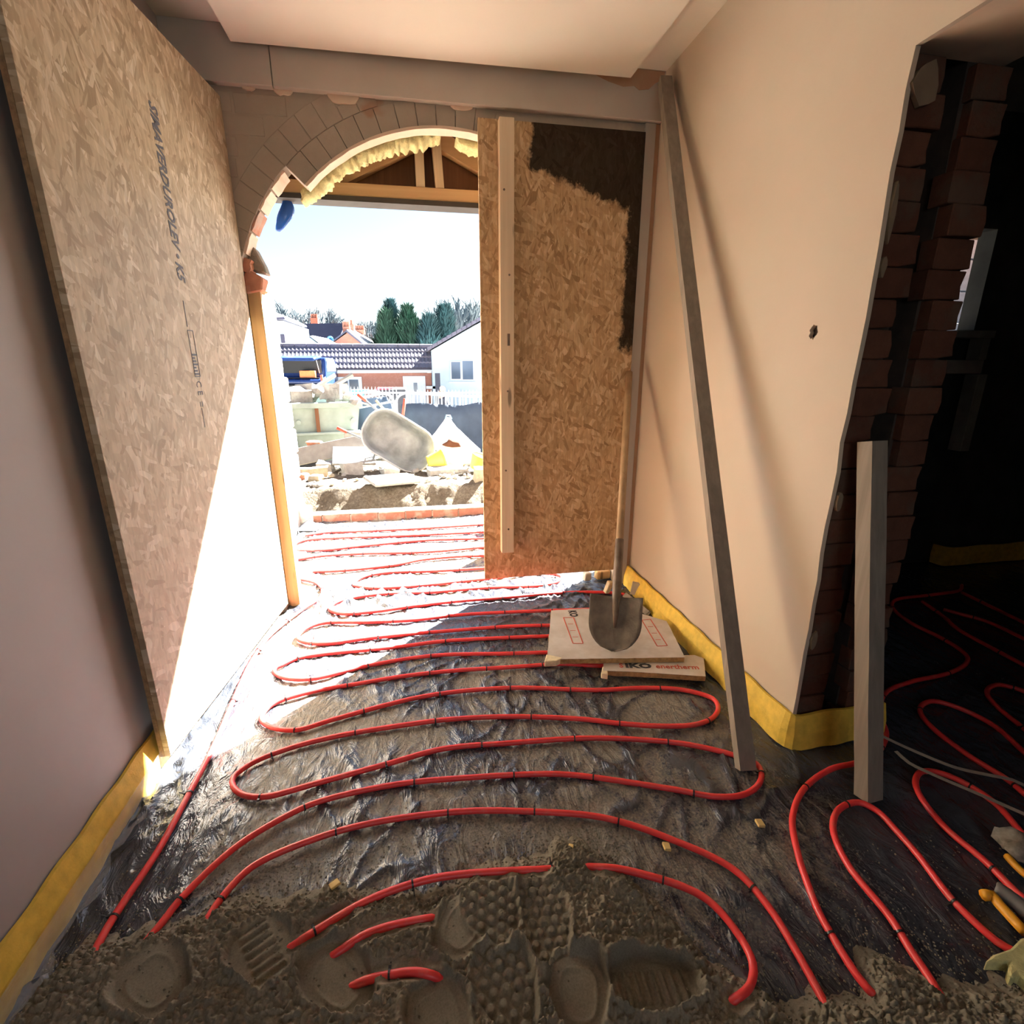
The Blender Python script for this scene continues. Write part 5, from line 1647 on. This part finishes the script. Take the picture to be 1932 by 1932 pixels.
MB().prism([a2, b2, b2 + Vector((0, 0, 0.12)), a2 + Vector((0, 0, 0.12))], (0, 7, 0)).build('roof', M['tile'], wh)
for (u0, u1, v0, v1) in ((852, 868, 683, 715), (873, 892, 681, 716)):
    f = MB().box2(tuple(hq(u0 - 1.5, v1 + 1.5) + Vector((0, -0.05, 0))), tuple(hq(u1 + 1.5, v0 - 1.5) + Vector((0, 0.02, 0)))).build('window', M['white_paint'], wh)
    MB().box2(tuple(hq(u0, v1) + Vector((0, -0.06, 0))), tuple(hq(u1, v0) + Vector((0, -0.04, 0)))).build('pane', M['glass'], f)
MB().box2(tuple(hq(847, 722) + Vector((0, -0.08, 0))), tuple(hq(898, 720) + Vector((0, 0.02, 0)))).build('sill', M['white_paint'], wh)
gt = MB().box2(tuple(D_(824, 790, 20.3)), tuple(D_(830, 704, 20.3) + Vector((0, 0.1, 0)))).build('side_gate', plain('dark_gate', (0.05, 0.055, 0.08), 0.6), None)
tag(gt, 'narrow dark side gate between bungalow and white house', 'gate')

# ---- houses further back
def far_house(label, name='far_house', d=40.0):
    rt = empty(name, (0, d, -1.8)); tag(rt, label, 'house')
    return rt, (lambda u, v, dy=0.0: (lambda p: Vector((p.x, p.y - d, p.z + 1.8)))(D_(u, v, d + dy)))
def down_to(p, z=0.0): return Vector((p.x, p.y, z))
M['slate'] = plain('dark_slate', (0.07, 0.07, 0.11), 0.6, 0.15, 1)
M['sunlit_roof'] = plain('sunlit_roof', (0.42, 0.42, 0.42), 0.7, 0.1, 1)  # roof slopes facing the sun, its light put into the colour
M['blue_wall'] = plain('pale_blue_render', (0.26, 0.34, 0.46), 0.8, 0.05, 2)
def chimney(parent, q, u0, u1, v0, v1, dy=0.0, mat=None, pots=2):
    a, b = q(u0, v1, dy), q(u1, v0, dy)
    c_ = MB().box2((a.x, a.y, a.z), (b.x, a.y + 0.8, b.z)).build('chimney', mat or M['brick_far'], parent)
    for k in range(pots):
        x = a.x + (b.x - a.x) * (k + 0.5) / pots
        MB().cyl((x, a.y + 0.3, b.z), (x, a.y + 0.3, b.z + 0.35), 0.11, n=7).build('chimney_pot', M['brick_far'], c_)
h1, q = far_house('red brick gable house beyond the bungalow roof', d=40.0)
MB().prism([down_to(q(626, 660)), down_to(q(687, 660)), q(687, 652), q(655, 628), q(626, 649)], (0, 9, 0)).build('brick_gable', M['brick_far'], h1)
MB().prism([q(653, 626), q(690, 655), q(690, 652), q(655, 623)], (0, -0.25, 0)).build('bargeboard', M['slate'], h1)
MB().prism([q(655, 625), q(691, 653), q(708, 649, 9), q(668, 624, 9)], (0, 0, 0.12)).build('roof', M['sunlit_roof'], h1)
MB().prism([q(655, 625), q(622, 650), q(640, 645, 9), q(668, 624, 9)], (0, 0, 0.12)).build('roof', M['slate'], h1)
chimney(h1, q, 647, 659, 616, 628, 1.0, pots=3)
chimney(h1, q, 660, 667, 612, 628, 4.0, pots=1)
chimney(h1, q, 671, 687, 622, 630, 8.0, pots=4)
h2, q = far_house('terrace with dark slate roof and brick chimney', d=48.0)
MB().prism([q(563, 650), q(635, 652), q(652, 612, 1.4), q(563, 613, 1.4)], (0, 0, 0.1)).build('roof', M['slate'], h2)
MB().prism([down_to(q(563, 652)), down_to(q(640, 652)), q(640, 652), q(563, 650)], (0, 6, 0)).build('wall', M['brick_far'], h2)
chimney(h2, q, 587, 599, 600, 617, 3.0, pots=3)
ds = empty('satellite_dish', D_(623, 640, 39.0)); tag(ds, 'round blue satellite dish before the slate roof', 'satellite dish')
vs_ = [(0, 0.12, 0)]; fs = []
for i in (1, 2, 3):
    for k in range(14): vs_.append((0.2 * i / 3 * 1.1 * cos(2 * pi * k / 14), 0.12 - 0.12 * (i / 3) ** 2, 0.2 * i / 3 * 1.1 * sin(2 * pi * k / 14)))
for k in range(14): fs.append((0, 1 + k, 1 + (k + 1) % 14))
for i in (0, 1):
    for k in range(14): fs.append((1 + i * 14 + k, 1 + i * 14 + (k + 1) % 14, 15 + i * 14 + (k + 1) % 14, 15 + i * 14 + k))
mo = mesh('dish', vs_, fs, plain('blue_dish', (0.10, 0.30, 0.60), 0.4), ds, smooth=True).modifiers.new('t', 'SOLIDIFY'); mo.thickness = 0.01
MB().cyl((0, 0.1, 0), (0.05, 0.5, -0.35), 0.025, n=6).build('arm', M['galv_bar'], ds)
MB().cyl((0, 0.05, -0.18), (0, -0.22, -0.02), 0.012, n=6).build('feed_arm', M['galv_bar'], ds)
h3, q = far_house('pale blue gabled house left of the brick gable', d=33.0)
MB().prism([down_to(q(560, 665)), down_to(q(622, 665)), q(622, 664), q(583, 636), q(574, 640), q(560, 655)], (0, 7, 0)).build('gable_wall', M['blue_wall'], h3)
MB().prism([q(584, 634), q(618, 660), q(637, 661), q(590, 633)], (0, 6, 0.1)).build('roof', M['sunlit_roof'], h3)
h4, q = far_house('white house with hipped roof toned as sunlit at far left', d=30.0)
MB().prism([down_to(q(535, 665)), down_to(q(575, 665)), q(575, 640), q(535, 640)], (0, 6, 0)).build('wall', M['white_wall'], h4)
MB().prism([q(533, 641), q(578, 640), q(560, 628, 2), q(530, 612, 2)], (0, 0.4, 0.05)).build('roof', M['sunlit_roof'], h4)
h5, q = far_house('tall white house with overhanging grey eaves at left edge', d=26.0)
MB().prism([down_to(q(440, 665)), down_to(q(534, 665)), q(534, 605), q(440, 605)], (0, 6, 0)).build('wall', M['white_wall'], h5)
MB().prism([q(430, 606, -0.5), q(538, 602, -0.5), q(536, 598, -0.5), q(512, 586, 1.5), q(440, 570, 2)], (0, 5, 0)).build('roof', M['slate'], h5)
MB().box2(tuple(q(533, 662) + Vector((0, -0.05, 0))), tuple(q(537, 631) + Vector((0, 0.1, 0)))).build('downpipe', M['slate'], h5)

# ---- trees
def conifer(label, u, vtop, ub, d, w, seed, mat):
    rnd = random.Random(seed)
    top = D_(u, vtop, d); base = -1.8
    H = top.z - base
    rt = empty('conifer_tree', (top.x, top.y, base)); tag(rt, label, 'tree', None)
    MB().cyl((0, 0, 0), (0, 0, H * 0.9), 0.16, 0.02, n=7).build('trunk', M['grey_timber'], rt)
    vs_, fs = [], []
    for k in range(4200):
        t = rnd.random() ** 0.75
        z = H * (0.12 + 0.88 * t)
        R = 1.5 * w * (1 - t) ** 0.85 * (0.9 + 0.25 * sin(z * 2.1 + seed)) + 0.08
        a = rnd.uniform(0, 2 * pi); r = R * (0.35 + 0.65 * rnd.random() ** 0.5) * (1 + 0.18 * sin(a * 3 + z * 1.4))
        c = Vector((r * cos(a), r * sin(a), z))
        dr = Vector((cos(a) * 0.7, sin(a) * 0.7, 0.75)).normalized(); L = rnd.uniform(0.25, 0.85)
        s = Vector((-sin(a), cos(a), rnd.uniform(-0.4, 0.4))).normalized() * rnd.uniform(0.06, 0.13)
        n0 = len(vs_)
        vs_ += [c - s, c + s, c + dr * L, c + Vector((0, 0, -0.1)) + dr * L * 0.4 + dr.cross(s) * 0.5]
        fs += [(n0, n0 + 1, n0 + 2), (n0, n0 + 3, n0 + 2)]
    o = mesh('foliage', vs_, fs, mat, rt); o['kind'] = 'stuff'
    return rt
M['conifer'] = plain('conifer_green', (0.030, 0.085, 0.055), 0.8, 0.5, 1.5)
M['conifer_blue'] = plain('conifer_blue_green', (0.030, 0.085, 0.095), 0.8, 0.5, 1.5)
conifer('tallest dark conifer, left one of the clump behind bungalow', 735, 573, 735, 46, 1.55, 1, M['conifer_blue'])
conifer('green conifer in front of the tallest one', 727, 592, 727, 44, 1.4, 5, M['conifer'])
conifer('pointed green conifer right of the tallest one', 768, 582, 768, 44, 1.45, 2, M['conifer'])
conifer('small rounded conifer at right edge of the clump', 783, 612, 783, 43, 1.2, 3, M['conifer'])
conifer('dark conifer bush beside the white gable roof', 808, 601, 808, 42, 1.3, 4, M['conifer_blue'])
conifer('taller dark conifer behind the white gable roof', 838, 583, 838, 43, 1.5, 6, M['conifer_blue'])

M['bark'] = plain('bare_bark', (0.09, 0.12, 0.14), 0.9, 0.2, 1)
def bare(label, u, vtop, d, seed, spread=1.0):
    rnd = random.Random(seed)
    top = D_(u, vtop, d); base = -1.8; H = top.z - base
    q = MB()
    def br(p, dr, L, r, lev):
        e = p + dr * L
        q.cyl(p, e, r, r * 0.7, n=4, caps=False)
        if lev == 0: return
        for k in range(3):
            nd = (dr + Vector((rnd.uniform(-1, 1), rnd.uniform(-1, 1), rnd.uniform(-0.1, 0.5))) * 0.55 * spread).normalized()
            br(p.lerp(e, rnd.uniform(0.55, 1.0)), nd, L * rnd.uniform(0.6, 0.8), r * 0.70, lev - 1)
    br(Vector((0, 0, 0)), Vector((rnd.uniform(-0.06, 0.06), 0, 1)).normalized(), H * 0.30, 0.30, 5)
    zm = max(v[2] for v in q.v); q.v = [(v[0] * H / zm, v[1] * H / zm, v[2] * H / zm) for v in q.v]
    o = q.build('bare_tree', M['bark'], None, fixn=False); o.location = (top.x, top.y, base)
    return tag(o, label, 'tree')
bt_ = [('bare tree at left edge above the tall white house', 530, 575), ('tallest bare tree standing left of the slate terrace', 550, 566), ('bare tree close right of the tallest one', 566, 578), ('bare tree above the slate roof chimney', 585, 583), ('bare tree just right of the slate roof chimney', 605, 588),
       ('low bare tree above middle of the slate roof', 625, 598), ('low bare tree left of the brick gable chimney', 645, 606), ('bare tree over the far chimney row', 672, 606), ('bare tree between chimney row and conifers', 690, 604), ('last bare tree left of the conifers', 703, 606),
       ('low bare tree in gap right of the conifer clump', 792, 600), ('bare tree over the white gable slope', 848, 572), ('tall bare tree over the white gable slope', 862, 566), ('bare tree high above the white gable roof', 880, 574), ('bare tree by the edge of the closed leaf', 900, 562)]
for k, (lab, u, v) in enumerate(bt_):
    bare(lab, u, v - 4, 58 + (k % 3) * 4, 30 + k, 0.9)

# ---- cars
def car(name, label, p, rz, paint, open_gate=False):
    rt = empty(name, p, rz); tag(rt, label, 'car')
    L, W = 4.1, 1.7
    side = [(-2.0, 0.35), (-2.05, 0.75), (-1.9, 0.95), (-1.75, 1.42), (-1.45, 1.5), (0.1, 1.48), (0.85, 0.98), (1.85, 0.85), (2.05, 0.6), (2.0, 0.32)]
    if open_gate:
        side = [(-2.0, 0.35), (-2.05, 0.72), (-1.85, 0.78), (-1.5, 0.80), (-1.30, 1.42), (-1.2, 1.5), (0.1, 1.48), (0.85, 0.98), (1.85, 0.85), (2.05, 0.6), (2.0, 0.32)]
    # length along local y (rear at -y), width along x
    MB().prism([(-W / 2, a, b) for a, b in side], (W, 0, 0)).build('body', paint, rt, bevel=0.06, seg=2)
    for s in (-1, 1):
        MB().prism([(s * (W / 2 + 0.005), a, b) for a, b in ((-1.35, 1.0), (-1.25, 1.38), (0.02, 1.38), (0.6, 1.0))], (s * 0.01, 0, 0)).build('side_window', M['glass'], rt)
        for yy in (-1.25, 1.3):
            wv = MB().tube([(s * (W / 2 - 0.08), yy + 0.24 * cos(t), 0.30 + 0.24 * sin(t)) for t in [2 * pi * k / 16 for k in range(17)]], 0.08, 6).build('tyre', M['black'], rt, smooth=True)
            MB().cyl((s * (W / 2 - 0.12), yy, 0.30), (s * (W / 2 + 0.0), yy, 0.30), 0.17, n=12).build('hub', M['galv_bar'], wv)
        MB().box2((s * 0.82 - 0.05, -2.06, 0.70), (s * 0.82 + 0.03, -1.96, 0.90)).build('tail_light', M['print_red'], rt, bevel=0.01)
        MB().box2((s * 0.86 - 0.02, 0.55, 0.95), (s * 1.0 + 0.04 * s, 0.68, 1.1)).build('door_mirror', paint, rt, bevel=0.02)
    MB().box2((-W / 2 + 0.03, -2.14, 0.38), (W / 2 - 0.03, -1.98, 0.60)).build('bumper', M['black'] if open_gate else paint, rt, bevel=0.04)
    if open_gate:
        g = MB().prism([(-0.70, -1.30, 1.46), (0.70, -1.30, 1.46), (0.76, -2.15, 1.42), (0.70, -2.40, 1.36), (-0.70, -2.40, 1.36), (-0.76, -2.15, 1.42)], (0, 0.02, 0.10)).build('tailgate', paint, rt, bevel=0.03)
        MB().box2((-0.72, -1.92, 0.79), (0.72, -1.4, 0.80)).build('boot_floor', M['black'], rt)
        MB().box2((-0.70, -1.45, 0.80), (0.70, -1.38, 1.40)).build('boot_back', M['black'], rt)
        for s in (-1, 1): MB().cyl((s * 0.66, -1.6, 0.95), (s * 0.66, -1.9, 1.40), 0.015, n=6).build('gas_strut', M['galv_bar'], rt)
    else:
        MB().prism([(-0.62, -2.0 + 0.10, 0.98), (0.62, -2.0 + 0.10, 0.98), (0.56, -1.80, 1.38), (-0.56, -1.80, 1.38)], (0, -0.03, 0)).build('rear_window', M['glass'], rt)
        MB().box2((-0.26, -2.12, 0.66), (0.26, -2.07, 0.77)).build('number_plate', M['yellow_tub'], rt)
    return rt
p = D_(570, 714, 19.5)
car('car', 'dark blue car with its tailgate raised, beyond the skip', (p.x, p.y + 2.0, p.z - 0.78), radians(-4), plain('dark_blue_paint', (0.02, 0.045, 0.16), 0.25), True)
bx_ = MB().box2((-0.26, -0.15, 0), (0.26, 0.15, 0.24)).build('box', plain('orange_box', (0.85, 0.25, 0.08), 0.6), None, bevel=0.01); bx_.location = D_(582, 712.5, 19.8)
tag(bx_, 'orange box in the open boot of the dark blue car', 'box')
p = D_(915, 780, 15.0)
car('car', 'light blue car showing beside the closed leaf', (p.x + 1.95, p.y + 2.0, -0.62), radians(-18), plain('light_blue_paint', (0.12, 0.26, 0.55), 0.25))

# ---- person beyond the barrier
def person(loc, rz):
    rt = empty('person', loc, rz); tag(rt, 'person with pale hair and dark coat standing beyond the barrier', 'person')
    J = {'pelvis': (0, 0, 0.95), 'chest': (0, 0.0, 1.30), 'neck': (0, 0.02, 1.46), 'head': (0, 0.0, 1.58), 'crown': (0, 0.0, 1.70),
         'sl': (-0.19, 0, 1.38), 'el': (-0.25, 0.02, 1.12), 'wl': (-0.22, -0.12, 0.92), 'sr': (0.19, 0, 1.38), 'er': (0.25, 0.02, 1.12), 'wr': (0.22, -0.12, 0.92),
         'hl': (-0.10, 0, 0.88), 'kl': (-0.11, -0.01, 0.49), 'al': (-0.11, 0.02, 0.08), 'fl': (-0.12, -0.13, 0.04), 'hr': (0.10, 0, 0.88), 'kr': (0.11, -0.01, 0.49), 'ar': (0.11, 0.02, 0.08), 'fr': (0.12, -0.13, 0.04)}
    Rr = {'pelvis': 0.15, 'chest': 0.16, 'neck': 0.055, 'head': 0.088, 'crown': 0.075, 'sl': 0.075, 'sr': 0.075, 'el': 0.05, 'er': 0.05, 'wl': 0.035, 'wr': 0.035, 'hl': 0.10, 'hr': 0.10, 'kl': 0.065, 'kr': 0.065, 'al': 0.045, 'ar': 0.045, 'fl': 0.04, 'fr': 0.04}
    ed = [('pelvis', 'chest'), ('chest', 'neck'), ('neck', 'head'), ('head', 'crown'), ('chest', 'sl'), ('sl', 'el'), ('el', 'wl'), ('chest', 'sr'), ('sr', 'er'), ('er', 'wr'), ('pelvis', 'hl'), ('hl', 'kl'), ('kl', 'al'), ('al', 'fl'), ('pelvis', 'hr'), ('hr', 'kr'), ('kr', 'ar'), ('ar', 'fr')]
    def skinned(name, keys, grow, mat):
        ks = [k for k in J if k in keys]; idx = {k: i for i, k in enumerate(ks)}
        me = bpy.data.meshes.new(name); me.from_pydata([J[k] for k in ks], [(idx[a], idx[b]) for a, b in ed if a in idx and b in idx], [])
        o = link(name, me, rt, mat); md = o.modifiers.new('skin', 'SKIN'); md.use_smooth_shade = True
        for i, k in enumerate(ks):
            sv = me.skin_vertices[0].data[i]; sv.radius = (Rr[k] + grow, (Rr[k] + grow) * (0.72 if k in ('pelvis', 'chest') else 1.0)); sv.use_root = (i == 0)
        o.modifiers.new('sub', 'SUBSURF').levels = 2; o.modifiers['sub'].render_levels = 2
        return o
    skinned('body', list(J), 0.0, plain('skin', (0.62, 0.36, 0.29), 0.6))
    skinned('coat', ['pelvis', 'chest', 'sl', 'el', 'wl', 'sr', 'er', 'wr'], 0.016, plain('dark_coat', (0.035, 0.04, 0.06), 0.8))
    skinned('trousers', ['pelvis', 'hl', 'kl', 'al', 'hr', 'kr', 'ar'], 0.012, plain('blue_trousers', (0.05, 0.09, 0.22), 0.8))
    vs_, fs = [], []
    for i in range(7):
        t = i / 6 * pi * 0.62
        for k in range(14):
            a = 2 * pi * k / 14
            vs_.append((0.102 * sin(t) * cos(a), 0.022 + 0.112 * sin(t) * sin(a) + (0.03 if sin(a) < -0.3 and i > 3 else 0), 1.655 + 0.115 * cos(t) + (0.03 if sin(a) < -0.3 and i > 3 else 0)))
    for i in range(6):
        for k in range(14): fs.append((i * 14 + k, i * 14 + (k + 1) % 14, i * 14 + 14 + (k + 1) % 14, i * 14 + 14 + k))
    mesh('hair', vs_, fs, plain('pale_hair', (0.75, 0.72, 0.68), 0.8), rt, smooth=True)
    for s in (-1, 1):
        for f in range(5):
            MB().tube([(0.22 * s + 0.012 * (f - 2), -0.13, 0.91), (0.22 * s + 0.014 * (f - 2), -0.16, 0.87 - 0.004 * abs(f - 2)), (0.22 * s + 0.014 * (f - 2), -0.165, 0.835 - 0.006 * abs(f - 2))], [0.009, 0.008, 0.006], 6).build('finger', bpy.data.materials['skin'], rt, smooth=True)
        MB().cyl((0.036 * s, -0.082, 1.60), (0.036 * s, -0.092, 1.60), 0.012, n=8).build('eye', M['black'], rt)
    MB().prism([(-0.012, -0.085, 1.57), (0.012, -0.085, 1.57), (0, -0.085, 1.61)], (0, -0.022, -0.004)).build('nose', bpy.data.materials['skin'], rt)
    MB().box2((-0.025, -0.090, 1.535), (0.025, -0.080, 1.543)).build('mouth', M['print_red'], rt)
    return rt
p = D_(833, 729, 17.5)
person((p.x, p.y, p.z - 1.76), radians(-60))
